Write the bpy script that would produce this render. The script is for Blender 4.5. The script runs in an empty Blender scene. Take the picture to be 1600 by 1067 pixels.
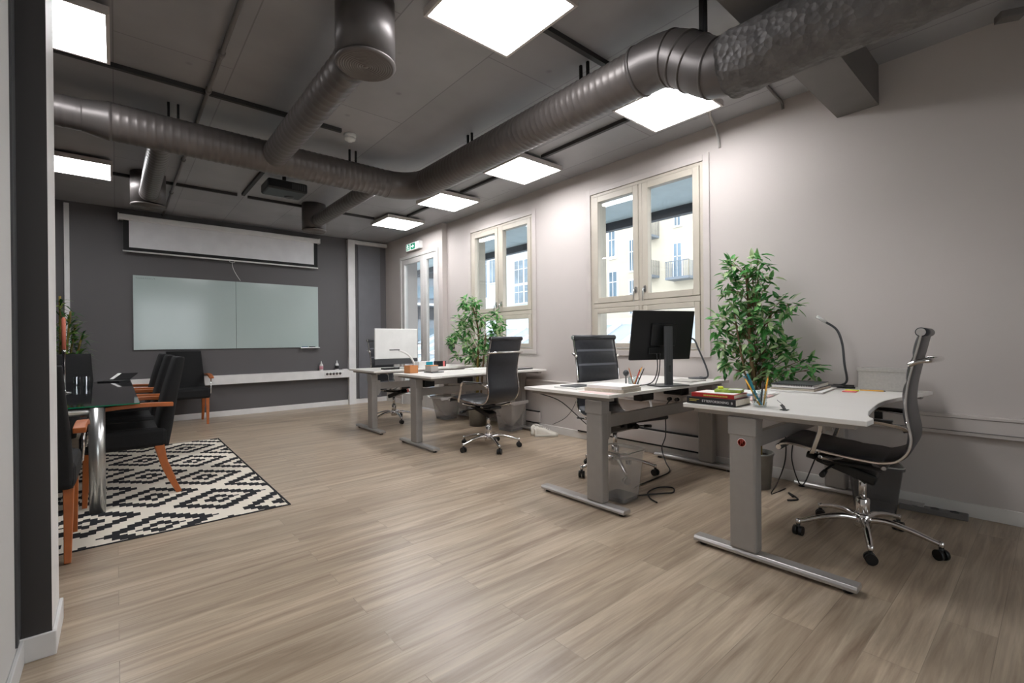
import bpy, bmesh, math, random
from mathutils import Vector, Matrix, Euler
random.seed(7)
SC = bpy.context.scene
COL = SC.collection
PI = math.pi

# ------------------------------------------------------------------ materials
def lin(c):
    return tuple(((v/255)/12.92 if v/255 <= .04045 else ((v/255+.055)/1.055)**2.4) for v in c)

def mat(name, rgb, rough=.5, metal=0., spec=.5, noise=None, bump=None, coat=0., emis=None):
    m = bpy.data.materials.new(name); m.use_nodes = True
    nt = m.node_tree; b = nt.nodes['Principled BSDF']
    c = lin(rgb)
    b.inputs['Base Color'].default_value = (*c, 1)
    b.inputs['Roughness'].default_value = rough
    b.inputs['Metallic'].default_value = metal
    b.inputs['Specular IOR Level'].default_value = spec
    b.inputs['Coat Weight'].default_value = coat
    if emis:
        b.inputs['Emission Color'].default_value = (*lin(emis[0]), 1)
        b.inputs['Emission Strength'].default_value = emis[1]
    tc = nt.nodes.new('ShaderNodeTexCoord')
    # every surface gets at least a slight procedural variation
    ns, amt = noise if noise else (6., .05)
    n = nt.nodes.new('ShaderNodeTexNoise'); n.inputs['Scale'].default_value = ns
    n.inputs['Detail'].default_value = 5
    nt.links.new(tc.outputs['Object'], n.inputs['Vector'])
    r = nt.nodes.new('ShaderNodeMapRange')
    r.inputs['From Min'].default_value = .3; r.inputs['From Max'].default_value = .7
    r.inputs['To Min'].default_value = 1-amt; r.inputs['To Max'].default_value = 1+amt
    nt.links.new(n.outputs['Fac'], r.inputs['Value'])
    mx = nt.nodes.new('ShaderNodeVectorMath'); mx.operation = 'SCALE'
    mx.inputs[0].default_value = c
    nt.links.new(r.outputs['Result'], mx.inputs['Scale'])
    nt.links.new(mx.outputs['Vector'], b.inputs['Base Color'])
    if bump:
        n2 = nt.nodes.new('ShaderNodeTexNoise'); n2.inputs['Scale'].default_value = bump[0]
        n2.inputs['Detail'].default_value = 4
        nt.links.new(tc.outputs['Object'], n2.inputs['Vector'])
        bp = nt.nodes.new('ShaderNodeBump'); bp.inputs['Strength'].default_value = bump[1]
        bp.inputs['Distance'].default_value = .01
        nt.links.new(n2.outputs['Fac'], bp.inputs['Height'])
        nt.links.new(bp.outputs['Normal'], b.inputs['Normal'])
    return m

M = {}
M['wall'] = mat('wall_paint', (193, 185, 180), .75, noise=(1.2, .02), bump=(180, .05))
M['wall_near'] = mat('near_wall_paint', (200, 199, 197), .7, noise=(1.2, .02))
M['white'] = mat('white_paint', (228, 226, 224), .5)
M['dark_wall'] = mat('dark_wall_paint', (93, 90, 91), .6, noise=(1.5, .03), bump=(150, .05))
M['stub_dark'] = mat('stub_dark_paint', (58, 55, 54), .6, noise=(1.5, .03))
M['lit_strip_panel'] = mat('lit_strip_tone', (112, 112, 116), .6)
M['cream'] = mat('cream_window_paint', (188, 180, 166), .45)
M['casing'] = mat('window_casing_paint', (192, 184, 179), .55)
M['doorframe'] = mat('door_frame_paint', (205, 202, 198), .45)
M['duct'] = mat('galvanised_duct_painted', (104, 98, 95), .42, metal=.4, noise=(9, .08))
M['elbow'] = mat('smooth_duct_paint', (97, 92, 90), .42, metal=.4, noise=(5, .05))
M['darkrail'] = mat('dark_rail', (50, 49, 49), .6)
M['conduit'] = mat('conduit_grey', (110, 106, 104), .5)
M['lamp_frame'] = mat('lamp_frame_white', (205, 198, 194), .4)
M['panel'] = mat('panel_light', (255, 255, 255), .5, emis=((250, 250, 253), 11.2))
M['chrome'] = mat('chrome', (225, 222, 220), .12, metal=1., noise=(4, .03))
M['alu'] = mat('brushed_aluminium', (196, 196, 194), .28, metal=.9, noise=(30, .04))
M['deskgrey'] = mat('desk_leg_silver', (158, 154, 150), .42, metal=.35, noise=(20, .03))
M['deskfoot'] = mat('desk_foot_silver', (176, 172, 168), .35, metal=.5)
M['desktop'] = mat('desk_top_white', (232, 228, 222), .3, noise=(3, .015))
M['leather'] = mat('black_leather', (44, 45, 49), .36, noise=(40, .12), bump=(300, .12))
M['seam'] = mat('leather_seam', (96, 98, 104), .5)
M['blackplastic'] = mat('black_plastic', (18, 18, 19), .4)
M['greyplastic'] = mat('grey_plastic', (70, 71, 73), .45)
M['fabric'] = mat('black_fabric', (14, 14, 15), .85, noise=(60, .25), bump=(400, .2))
M['cherry'] = mat('cherry_wood', (176, 98, 48), .35, noise=(14, .12))
M['white_plastic'] = mat('white_plastic', (232, 231, 228), .35)
M['screenfab'] = mat('screen_fabric', (225, 224, 226), .8)
M['black'] = mat('matt_black', (15, 15, 15), .7)
M['pot'] = mat('zinc_pot', (150, 150, 146), .4, metal=.6, noise=(15, .12))
M['bark'] = mat('ficus_bark', (120, 98, 70), .8, noise=(25, .25), bump=(60, .5))
M['bamboo'] = mat('bamboo_cane', (136, 116, 52), .45, noise=(14, .2))
M['soil'] = mat('soil', (50, 40, 32), .95, noise=(60, .3), bump=(80, .8))
M['paper'] = mat('paper', (236, 234, 230), .8)
M['paperedge'] = mat('page_edges', (214, 204, 188), .8, noise=(120, .1))
M['redcover'] = mat('red_cover', (178, 42, 40), .4)
M['blackcover'] = mat('black_cover', (34, 34, 38), .35)
M['greencover'] = mat('green_print', (150, 176, 70), .5, noise=(30, .5))
M['pink'] = mat('pink_paper', (226, 196, 190), .7)
M['blue'] = mat('blue_cover', (92, 124, 150), .5)
M['teal'] = mat('teal_plastic', (28, 140, 160), .4)
M['yellow'] = mat('yellow_paint', (236, 170, 30), .45)
M['neonyellow'] = mat('neon_note', (226, 232, 60), .7)
M['neonpink'] = mat('neon_pink_note', (240, 130, 130), .7)
M['candle'] = mat('salmon_candle', (226, 128, 104), .5)
M['orangebox'] = mat('tan_card', (196, 132, 82), .7)
M['greybox'] = mat('grey_box_fabric', (176, 172, 166), .7, noise=(80, .06))
M['green'] = mat('exit_green', (0, 150, 112), .5, emis=((0, 150, 105), .12))
M['signwhite'] = mat('sign_white', (240, 250, 248), .5, emis=((240, 255, 252), .45))
M['redprint'] = mat('red_print', (176, 66, 52), .5)
M['whiteprint'] = mat('white_print', (228, 226, 224), .5)
M['yellowprint'] = mat('yellow_print', (214, 196, 96), .5)
M['facade'] = mat('facade_render', (196, 188, 172), .9, noise=(.6, .05))
M['facade2'] = mat('facade_white', (194, 198, 200), .9, noise=(.6, .04))
M['extglass'] = mat('facade_window_glass', (110, 128, 142), .15, noise=(.8, .3))
M['extdark'] = mat('dark_metal_outside', (62, 64, 70), .5)
M['extmid'] = mat('grey_cladding', (120, 128, 138), .6)
M['extground'] = mat('courtyard_ground', (176, 176, 174), .9, noise=(.3, .08))
M['soffit'] = mat('soffit_grey', (214, 226, 228), .8)
M['roofglass'] = mat('roof_glass', (140, 150, 160), .3, noise=(.7, .12))
M['roofbar'] = mat('roof_bar_white', (214, 216, 220), .5)
M['shoe'] = mat('sneaker_white', (222, 216, 204), .6)
M['shoesole'] = mat('sneaker_sole', (200, 196, 186), .6)
M['greenedge'] = mat('glass_green_edge', (20, 120, 84), .2)
M['tableglass'] = mat('black_glass', (26, 26, 28), .04, spec=.8, noise=(2, .02))
M['board'] = mat('glass_board', (178, 192, 189), .12, spec=.55, noise=(.7, .02))
M['cable'] = mat('black_cable', (20, 19, 19), .5)
M['whitecable'] = mat('light_cable', (170, 166, 160), .5)
M['baseboard'] = mat('baseboard_paint', (214, 210, 205), .5)
M['redliquid'] = mat('pink_label', (214, 150, 160), .5)
M['steelbox'] = mat('dark_steel_box', (40, 40, 42), .4, metal=.4)
M['socket'] = mat('socket_white', (218, 214, 208), .4)

def leaf_mat(name, c1, c2, c3):
    m = bpy.data.materials.new(name); m.use_nodes = True; nt = m.node_tree
    b = nt.nodes['Principled BSDF']; b.inputs['Roughness'].default_value = .42
    g = nt.nodes.new('ShaderNodeNewGeometry')
    r = nt.nodes.new('ShaderNodeValToRGB')
    r.color_ramp.elements[0].color = (*lin(c1), 1); r.color_ramp.elements[1].color = (*lin(c3), 1)
    e = r.color_ramp.elements.new(.5); e.color = (*lin(c2), 1)
    nt.links.new(g.outputs['Random Per Island'], r.inputs['Fac'])
    nt.links.new(r.outputs['Color'], b.inputs['Base Color'])
    t = nt.nodes.new('ShaderNodeBsdfTranslucent'); nt.links.new(r.outputs['Color'], t.inputs['Color'])
    mx = nt.nodes.new('ShaderNodeMixShader'); mx.inputs[0].default_value = .25
    out = nt.nodes['Material Output']
    nt.links.new(b.outputs[0], mx.inputs[1]); nt.links.new(t.outputs[0], mx.inputs[2])
    nt.links.new(mx.outputs[0], out.inputs['Surface'])
    return m
M['leaf'] = leaf_mat('ficus_leaves', (40, 104, 46), (84, 156, 76), (198, 216, 164))
M['leaf2'] = leaf_mat('yucca_leaves', (30, 70, 34), (60, 110, 50), (140, 165, 70))

def glass_mat(name, tint, refl=1.0):
    m = bpy.data.materials.new(name); m.use_nodes = True; nt = m.node_tree
    for n in list(nt.nodes):
        if n.type != 'OUTPUT_MATERIAL': nt.nodes.remove(n)
    out = nt.nodes['Material Output']
    t = nt.nodes.new('ShaderNodeBsdfTransparent'); t.inputs['Color'].default_value = (*tint, 1)
    g = nt.nodes.new('ShaderNodeBsdfGlossy'); g.inputs['Roughness'].default_value = .01
    lw = nt.nodes.new('ShaderNodeLayerWeight'); lw.inputs['Blend'].default_value = .5
    pw = nt.nodes.new('ShaderNodeMath'); pw.operation = 'POWER'; pw.inputs[1].default_value = 5
    nt.links.new(lw.outputs['Facing'], pw.inputs[0])
    f = nt.nodes.new('ShaderNodeMath'); f.operation = 'MULTIPLY_ADD'; f.inputs[1].default_value = .9; f.inputs[2].default_value = .05
    nt.links.new(pw.outputs[0], f.inputs[0])
    mx = nt.nodes.new('ShaderNodeMixShader')
    nt.links.new(f.outputs[0], mx.inputs[0]); nt.links.new(t.outputs[0], mx.inputs[1]); nt.links.new(g.outputs[0], mx.inputs[2])
    nt.links.new(mx.outputs[0], out.inputs['Surface'])
    return m
M['glass'] = glass_mat('window_glass', (.95, .965, .965))
M['cupglass'] = glass_mat('drinking_glass', (.86, .9, .9))

def haze_mat(name, rgb, alpha):
    m = bpy.data.materials.new(name); m.use_nodes = True; nt = m.node_tree
    b = nt.nodes['Principled BSDF']; b.inputs['Base Color'].default_value = (*lin(rgb), 1)
    b.inputs['Roughness'].default_value = .25
    tc = nt.nodes.new('ShaderNodeTexCoord'); n = nt.nodes.new('ShaderNodeTexNoise')
    n.inputs['Scale'].default_value = 9
    nt.links.new(tc.outputs['Object'], n.inputs['Vector'])
    r = nt.nodes.new('ShaderNodeMapRange'); r.inputs['To Min'].default_value = alpha-.04; r.inputs['To Max'].default_value = alpha+.04
    nt.links.new(n.outputs['Fac'], r.inputs['Value']); nt.links.new(r.outputs['Result'], b.inputs['Alpha'])
    return m
M['clearplastic'] = haze_mat('frosted_plastic', (206, 203, 200), .25)
M['liner'] = haze_mat('bin_liner', (236, 230, 226), .42)
M['mesh'] = haze_mat('wire_mesh', (90, 88, 88), .45)

def wood_floor():
    m = bpy.data.materials.new('oak_plank_floor'); m.use_nodes = True; nt = m.node_tree
    L = nt.links; b = nt.nodes['Principled BSDF']
    g = nt.nodes.new('ShaderNodeNewGeometry')
    br = nt.nodes.new('ShaderNodeTexBrick'); br.offset = .37; br.offset_frequency = 2
    br.inputs['Scale'].default_value = 1.; br.inputs['Brick Width'].default_value = 1.22
    br.inputs['Row Height'].default_value = .152; br.inputs['Mortar Size'].default_value = .0012
    br.inputs['Color1'].default_value = (0, 0, 0, 1); br.inputs['Color2'].default_value = (1, 1, 1, 1)
    br.inputs['Mortar'].default_value = (.5, .5, .5, 1)
    L.new(g.outputs['Position'], br.inputs['Vector'])
    mp = nt.nodes.new('ShaderNodeMapping'); mp.inputs['Scale'].default_value = (.75, 11, 1)
    L.new(g.outputs['Position'], mp.inputs['Vector'])
    off = nt.nodes.new('ShaderNodeVectorMath'); off.operation = 'MULTIPLY_ADD'
    off.inputs[1].default_value = (7.3, 3.1, 5.)
    L.new(br.outputs['Color'], off.inputs[0]); L.new(mp.outputs['Vector'], off.inputs[2])
    n = nt.nodes.new('ShaderNodeTexNoise'); n.inputs['Scale'].default_value = 1.6; n.inputs['Detail'].default_value = 7
    n.inputs['Roughness'].default_value = .62; n.inputs['Distortion'].default_value = .7
    L.new(off.outputs['Vector'], n.inputs['Vector'])
    mp2 = nt.nodes.new('ShaderNodeMapping'); mp2.inputs['Scale'].default_value = (5, 110, 1)
    L.new(g.outputs['Position'], mp2.inputs['Vector'])
    n2 = nt.nodes.new('ShaderNodeTexNoise'); n2.inputs['Scale'].default_value = 1.; n2.inputs['Detail'].default_value = 4
    L.new(mp2.outputs['Vector'], n2.inputs['Vector'])
    r = nt.nodes.new('ShaderNodeValToRGB'); cr = r.color_ramp
    cr.elements[0].position = .28; cr.elements[0].color = (*lin((134, 114, 96)), 1)
    cr.elements[1].position = .72; cr.elements[1].color = (*lin((194, 177, 155)), 1)
    e = cr.elements.new(.48); e.color = (*lin((166, 148, 127)), 1)
    L.new(n.outputs['Fac'], r.inputs['Fac'])
    v1 = nt.nodes.new('ShaderNodeMapRange'); v1.inputs['To Min'].default_value = .90; v1.inputs['To Max'].default_value = 1.08
    L.new(br.outputs['Color'], v1.inputs['Value'])
    v2 = nt.nodes.new('ShaderNodeMapRange'); v2.inputs['From Min'].default_value = .3; v2.inputs['From Max'].default_value = .7
    v2.inputs['To Min'].default_value = .9; v2.inputs['To Max'].default_value = 1.08
    L.new(n2.outputs['Fac'], v2.inputs['Value'])
    v3 = nt.nodes.new('ShaderNodeMath'); v3.operation = 'MULTIPLY'
    L.new(v1.outputs[0], v3.inputs[0]); L.new(v2.outputs[0], v3.inputs[1])
    v4 = nt.nodes.new('ShaderNodeMapRange'); v4.inputs['To Min'].default_value = 1; v4.inputs['To Max'].default_value = .7
    L.new(br.outputs['Fac'], v4.inputs['Value'])
    v5 = nt.nodes.new('ShaderNodeMath'); v5.operation = 'MULTIPLY'
    L.new(v3.outputs[0], v5.inputs[0]); L.new(v4.outputs[0], v5.inputs[1])
    s = nt.nodes.new('ShaderNodeVectorMath'); s.operation = 'SCALE'
    L.new(r.outputs['Color'], s.inputs[0]); L.new(v5.outputs[0], s.inputs['Scale'])
    L.new(s.outputs['Vector'], b.inputs['Base Color'])
    b.inputs['Roughness'].default_value = .31; b.inputs['Specular IOR Level'].default_value = .5
    bp = nt.nodes.new('ShaderNodeBump'); bp.inputs['Strength'].default_value = .12; bp.inputs['Distance'].default_value = .004
    L.new(n2.outputs['Fac'], bp.inputs['Height']); L.new(bp.outputs['Normal'], b.inputs['Normal'])
    return m
M['floor'] = wood_floor()

def concrete():
    m = bpy.data.materials.new('painted_board_concrete'); m.use_nodes = True; nt = m.node_tree
    L = nt.links; b = nt.nodes['Principled BSDF']; g = nt.nodes.new('ShaderNodeNewGeometry')
    sw = nt.nodes.new('ShaderNodeSeparateXYZ'); L.new(g.outputs['Position'], sw.inputs[0])
    cb = nt.nodes.new('ShaderNodeCombineXYZ')
    L.new(sw.outputs['Y'], cb.inputs['X']); L.new(sw.outputs['X'], cb.inputs['Y'])
    br = nt.nodes.new('ShaderNodeTexBrick'); br.offset = .5
    br.inputs['Scale'].default_value = 1; br.inputs['Brick Width'].default_value = 2.4
    br.inputs['Row Height'].default_value = .62; br.inputs['Mortar Size'].default_value = .004
    br.inputs['Color1'].default_value = (.9, .9, .9, 1); br.inputs['Color2'].default_value = (1.08, 1.08, 1.08, 1)
    br.inputs['Mortar'].default_value = (.62, .62, .62, 1)
    L.new(cb.outputs[0], br.inputs['Vector'])
    n = nt.nodes.new('ShaderNodeTexNoise'); n.inputs['Scale'].default_value = 1.4; n.inputs['Detail'].default_value = 8
    L.new(g.outputs['Position'], n.inputs['Vector'])
    v = nt.nodes.new('ShaderNodeTexVoronoi'); v.inputs['Scale'].default_value = 3.2
    L.new(g.outputs['Position'], v.inputs['Vector'])
    vr = nt.nodes.new('ShaderNodeMapRange'); vr.inputs['From Min'].default_value = .03; vr.inputs['From Max'].default_value = .09
    vr.inputs['To Min'].default_value = .72; vr.inputs['To Max'].default_value = 1.
    L.new(v.outputs['Distance'], vr.inputs['Value'])
    nr = nt.nodes.new('ShaderNodeMapRange'); nr.inputs['From Min'].default_value = .3; nr.inputs['From Max'].default_value = .7
    nr.inputs['To Min'].default_value = .85; nr.inputs['To Max'].default_value = 1.12
    L.new(n.outputs['Fac'], nr.inputs['Value'])
    a = nt.nodes.new('ShaderNodeMath'); a.operation = 'MULTIPLY'; L.new(nr.outputs[0], a.inputs[0]); L.new(vr.outputs[0], a.inputs[1])
    s = nt.nodes.new('ShaderNodeVectorMath'); s.operation = 'SCALE'; L.new(br.outputs['Color'], s.inputs[0]); L.new(a.outputs[0], s.inputs['Scale'])
    s2 = nt.nodes.new('ShaderNodeVectorMath'); s2.operation = 'MULTIPLY'; s2.inputs[1].default_value = lin((160, 159, 161))
    L.new(s.outputs['Vector'], s2.inputs[0]); L.new(s2.outputs['Vector'], b.inputs['Base Color'])
    b.inputs['Roughness'].default_value = .5
    bp = nt.nodes.new('ShaderNodeBump'); bp.inputs['Strength'].default_value = .3; bp.inputs['Distance'].default_value = .01
    L.new(n.outputs['Fac'], bp.inputs['Height']); L.new(bp.outputs['Normal'], b.inputs['Normal'])
    return m
M['ceiling'] = concrete()

def wrap_mat():
    m = bpy.data.materials.new('insulation_wrap'); m.use_nodes = True; nt = m.node_tree
    L = nt.links; b = nt.nodes['Principled BSDF']; b.inputs['Roughness'].default_value = .6; b.inputs['Metallic'].default_value = .15
    tc = nt.nodes.new('ShaderNodeTexCoord')
    v = nt.nodes.new('ShaderNodeTexVoronoi'); v.inputs['Scale'].default_value = 34
    L.new(tc.outputs['Object'], v.inputs['Vector'])
    n = nt.nodes.new('ShaderNodeTexNoise'); n.inputs['Scale'].default_value = 14; n.inputs['Detail'].default_value = 6
    L.new(tc.outputs['Object'], n.inputs['Vector'])
    r = nt.nodes.new('ShaderNodeValToRGB')
    r.color_ramp.elements[0].color = (*lin((74, 72, 72)), 1); r.color_ramp.elements[1].color = (*lin((128, 124, 122)), 1)
    L.new(n.outputs['Fac'], r.inputs['Fac']); L.new(r.outputs['Color'], b.inputs['Base Color'])
    ad = nt.nodes.new('ShaderNodeMath'); L.new(v.outputs['Distance'], ad.inputs[0]); L.new(n.outputs['Fac'], ad.inputs[1])
    bp = nt.nodes.new('ShaderNodeBump'); bp.inputs['Strength'].default_value = .8; bp.inputs['Distance'].default_value = .011
    L.new(ad.outputs[0], bp.inputs['Height']); L.new(bp.outputs['Normal'], b.inputs['Normal'])
    return m
M['wrap'] = wrap_mat()

def rug_mat():
    m = bpy.data.materials.new('stepped_diamond_rug'); m.use_nodes = True; nt = m.node_tree
    L = nt.links; b = nt.nodes['Principled BSDF']; b.inputs['Roughness'].default_value = .95; b.inputs['Specular IOR Level'].default_value = .1
    g = nt.nodes.new('ShaderNodeNewGeometry'); sp = nt.nodes.new('ShaderNodeSeparateXYZ'); L.new(g.outputs['Position'], sp.inputs[0])
    def mth(op, a, bb=None):
        n = nt.nodes.new('ShaderNodeMath'); n.operation = op
        for i, x in enumerate((a, bb)):
            if x is None: continue
            if isinstance(x, (int, float)): n.inputs[i].default_value = x
            else: L.new(x, n.inputs[i])
        return n.outputs[0]
    q = .0233
    u = mth('MULTIPLY', mth('ROUND', mth('DIVIDE', mth('SUBTRACT', sp.outputs['X'], .2), q*1.5)), q*1.5)
    w = mth('MULTIPLY', mth('ROUND', mth('DIVIDE', mth('SUBTRACT', sp.outputs['Y'], 3.525), q)), q)
    s = mth('DIVIDE', mth('ADD', u, w), .7); t = mth('DIVIDE', mth('SUBTRACT', u, w), .7)
    ds = mth('ABSOLUTE', mth('SUBTRACT', s, mth('ROUND', s))); dt = mth('ABSOLUTE', mth('SUBTRACT', t, mth('ROUND', t)))
    d = mth('MULTIPLY', mth('MAXIMUM', ds, dt), 2.)      # 0 centre .. 1 border of the diamond
    r = nt.nodes.new('ShaderNodeValToRGB'); cr = r.color_ramp; cr.interpolation = 'CONSTANT'
    W = (*lin((226, 217, 202)), 1); K = (*lin((46, 46, 48)), 1)
    cr.elements[0].position = 0; cr.elements[0].color = W
    cr.elements[1].position = .10; cr.elements[1].color = K
    for p, c in ((.30, W), (.53, K), (.80, W)):
        e = cr.elements.new(p); e.color = c
    L.new(d, r.inputs['Fac'])
    ex = mth('MAXIMUM', mth('GREATER_THAN', sp.outputs['X'], .885), mth('MAXIMUM', mth('LESS_THAN', sp.outputs['Y'], 3.415), mth('GREATER_THAN', sp.outputs['Y'], 6.335)))
    mx = nt.nodes.new('ShaderNodeMix'); mx.data_type = 'RGBA'
    L.new(ex, mx.inputs[0]); L.new(r.outputs['Color'], mx.inputs[6]); mx.inputs[7].default_value = K
    L.new(mx.outputs[2], b.inputs['Base Color'])
    n = nt.nodes.new('ShaderNodeTexNoise'); n.inputs['Scale'].default_value = 260; L.new(g.outputs['Position'], n.inputs['Vector'])
    bp = nt.nodes.new('ShaderNodeBump'); bp.inputs['Strength'].default_value = .4; bp.inputs['Distance'].default_value = .004
    L.new(n.outputs['Fac'], bp.inputs['Height']); L.new(bp.outputs['Normal'], b.inputs['Normal'])
    return m
M['rug'] = rug_mat()

# ------------------------------------------------------------------ mesh building
class MB:
    def __init__(s): s.v = []; s.f = []; s.mi = []; s.cur = 0; s.sm = []; s.smooth = False
    def add(s, vs, fs, sm=None):
        o = len(s.v); s.v += [tuple(v) for v in vs]
        for f in fs:
            s.f.append(tuple(i+o for i in f)); s.mi.append(s.cur); s.sm.append(s.smooth if sm is None else sm)
        return s
    def box(s, x0, x1, y0, y1, z0, z1, T=None):
        vs = [Vector((x, y, z)) for x in (x0, x1) for y in (y0, y1) for z in (z0, z1)]
        if T: vs = [T @ v for v in vs]
        return s.add(vs, [(0, 1, 3, 2), (4, 6, 7, 5), (0, 4, 5, 1), (2, 3, 7, 6), (0, 2, 6, 4), (1, 5, 7, 3)], False)
    def prism(s, poly, z0, z1, T=None):
        n = len(poly)
        vs = [Vector((x, y, z0)) for x, y in poly]+[Vector((x, y, z1)) for x, y in poly]
        if T: vs = [T @ v for v in vs]
        a = sum(poly[i][0]*poly[(i+1) % n][1]-poly[(i+1) % n][0]*poly[i][1] for i in range(n))
        fs = [tuple(range(n-1, -1, -1)), tuple(range(n, 2*n))]+[(i, (i+1) % n, (i+1) % n+n, i+n) for i in range(n)]
        if a < 0: fs = [tuple(reversed(f)) for f in fs]
        return s.add(vs, fs, False)
    def sweep(s, pts, sec, up=(0, 0, 1), scales=None, closed=False, sm=True):
        pts = [Vector(p) for p in pts]; n = len(pts); k = len(sec); vs = []
        T = []
        for i in range(n):
            if closed: d = pts[(i+1) % n]-pts[i-1]
            else: d = pts[min(i+1, n-1)]-pts[max(i-1, 0)]
            T.append(d.normalized())
        U = Vector(up); U = (U-T[0]*U.dot(T[0]))
        if U.length < 1e-4: U = Vector((1, 0, 0))-T[0]*T[0].x
        if U.length < 1e-4: U = Vector((0, 1, 0))
        U.normalize()
        for i in range(n):
            U = U-T[i]*U.dot(T[i]); U.normalize(); S = T[i].cross(U)
            sc = scales[i] if scales else 1.
            for a, b in sec: vs.append(pts[i]+S*(a*sc)+U*(b*sc))
        fs = []
        for i in range(n if closed else n-1):
            j = (i+1) % n
            for q in range(k):
                r = (q+1) % k
                fs.append((i*k+q, i*k+r, j*k+r, j*k+q))
        s.add(vs, fs, sm)
        if not closed:
            o = len(s.v)-n*k
            s.f.append(tuple(o+q for q in reversed(range(k)))); s.mi.append(s.cur); s.sm.append(False)
            s.f.append(tuple(o+(n-1)*k+q for q in range(k))); s.mi.append(s.cur); s.sm.append(False)
        return s
    def tube(s, pts, r, n=10, closed=False, rs=None):
        sec = [(math.cos(2*PI*i/n)*r, math.sin(2*PI*i/n)*r) for i in range(n)]
        return s.sweep(pts, sec, scales=rs, closed=closed)
    def cyl(s, p0, p1, r0, r1=None, n=16):
        r1 = r0 if r1 is None else r1
        return s.tube([p0, p1], 1., n, rs=[r0, r1])
    def lathe(s, prof, c=(0, 0, 0), n=24, T=None):
        vs = []
        for r, z in prof:
            for i in range(n):
                v = Vector((c[0]+r*math.cos(2*PI*i/n), c[1]+r*math.sin(2*PI*i/n), c[2]+z)); vs.append(T @ v if T else v)
        fs = []
        for j in range(len(prof)-1):
            for i in range(n):
                fs.append((j*n+i, j*n+(i+1) % n, (j+1)*n+(i+1) % n, (j+1)*n+i))
        if prof[0][0] > 1e-6: fs.append(tuple(reversed(range(n))))
        if prof[-1][0] > 1e-6: fs.append(tuple((len(prof)-1)*n+i for i in range(n)))
        return s.add(vs, fs, True)
    def build(s, name, m, parent=None, bevel=0., loc=None, rot=None, ang=None):
        me = bpy.data.meshes.new(name); me.from_pydata(s.v, [], s.f)
        ms = m if isinstance(m, (list, tuple)) else [m]
        for x in ms: me.materials.append(M[x] if isinstance(x, str) else x)
        for p, i, q in zip(me.polygons, s.mi, s.sm): p.material_index = min(i, len(ms)-1); p.use_smooth = q
        me.update()
        o = bpy.data.objects.new(name, me); COL.objects.link(o)
        if parent: o.parent = parent
        if loc: o.location = loc
        if rot: o.rotation_euler = rot
        if bevel:
            b = o.modifiers.new('bevel', 'BEVEL'); b.width = bevel; b.segments = 2; b.limit_method = 'ANGLE'; b.angle_limit = math.radians(40)
        return o

def tag(o, label=None, cat=None, group=None, kind=None):
    if label: o['label'] = label
    if cat: o['category'] = cat
    if group: o['group'] = group
    if kind: o['kind'] = kind
    return o
def thing(name, label, cat, loc=(0, 0, 0), rz=0., group=None):
    o = bpy.data.objects.new(name, None); COL.objects.link(o)
    o.location = loc; o.rotation_euler = (0, 0, rz); o.empty_display_size = .1
    return tag(o, label, cat, group)
def struct(o): o['kind'] = 'structure'; return o
def copy_tree(o, parent=None):
    c = o.copy(); COL.objects.link(c); c.parent = parent
    for ch in [x for x in SC.objects if x.parent == o]: copy_tree(ch, c)
    return c
def shift_legs(o, dleg, dfoot):
    for c in [x for x in SC.objects if x.parent == o]:
        n = c.name.split('.')[0]
        if n in ('leg', 'crossbar', 'gusset'): c.location.y = dleg
        if n == 'foot': c.location.y = dfoot
def place(src, loc, rz, label, used, group=None, star=None):
    o = src if not used else copy_tree(src)
    o.location = loc; o.rotation_euler = (0, 0, rz); o['label'] = label
    if group: o['group'] = group
    if star is not None:
        for c in [x for x in SC.objects if x.parent == o and x.name.startswith('base_leg')]:
            c.rotation_euler = (0, 0, math.radians(star)-rz)
    return o
def catmull(P, k=6):
    P = [Vector(p) for p in P]; out = []
    for i in range(len(P)-1):
        p0 = P[max(i-1, 0)]; p1 = P[i]; p2 = P[i+1]; p3 = P[min(i+2, len(P)-1)]
        for j in range(k):
            t = j/k
            out.append(.5*((2*p1)+(-p0+p2)*t+(2*p0-5*p1+4*p2-p3)*t*t+(-p0+3*p1-3*p2+p3)*t**3))
    out.append(P[-1]); return out
def text(name, body, size, loc, rot, m, parent, ex=.0004, align='LEFT'):
    cu = bpy.data.curves.new(name, 'FONT'); cu.body = body; cu.size = size; cu.extrude = ex; cu.align_x = align
    o = bpy.data.objects.new(name, cu); COL.objects.link(o); o.data.materials.append(M[m])
    bpy.context.view_layer.update()
    me = bpy.data.meshes.new_from_object(o); bpy.data.objects.remove(o)
    o = bpy.data.objects.new(name, me); COL.objects.link(o)
    o.location = loc; o.rotation_euler = rot; o.parent = parent; return o

# ------------------------------------------------------------------ the room
CH = 2.95; WX = 3.965; BY = 8.22; LX = -3.2; RY = -2.6
struct(MB().box(LX-.2, WX+.25, RY-.2, BY+.2, -.15, 0).build('floor', 'floor'))
struct(MB().box(LX-.2, WX+.25, RY-.2, BY+.2, CH, CH+.2).build('ceiling', 'ceiling'))
WIN = [(2.005, 3.345, .965, 2.705), (4.215, 5.60, .965, 2.705)]
w = MB()
x0, x1 = WX, WX+.25
ys = [RY-.2, WIN[0][0], WIN[0][1], WIN[1][0], WIN[1][1], 6.22]
for i in range(5):
    if i in (1, 3):
        a, b, c, d = WIN[0] if i == 1 else WIN[1]
        w.box(x0, x1, a, b, 0, c); w.box(x0, x1, a, b, d, CH)
    else: w.box(x0, x1, ys[i], ys[i+1], 0, CH)
DX = 3.88; DY0, DY1, DZ = 6.335, 7.62, 2.59
w.box(DX, x1, 6.22, DY0, 0, CH); w.box(DX, x1, DY1, BY+.2, 0, CH); w.box(DX, x1, DY0, DY1, DZ, CH)
struct(w.build('wall_right', 'wall'))
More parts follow.
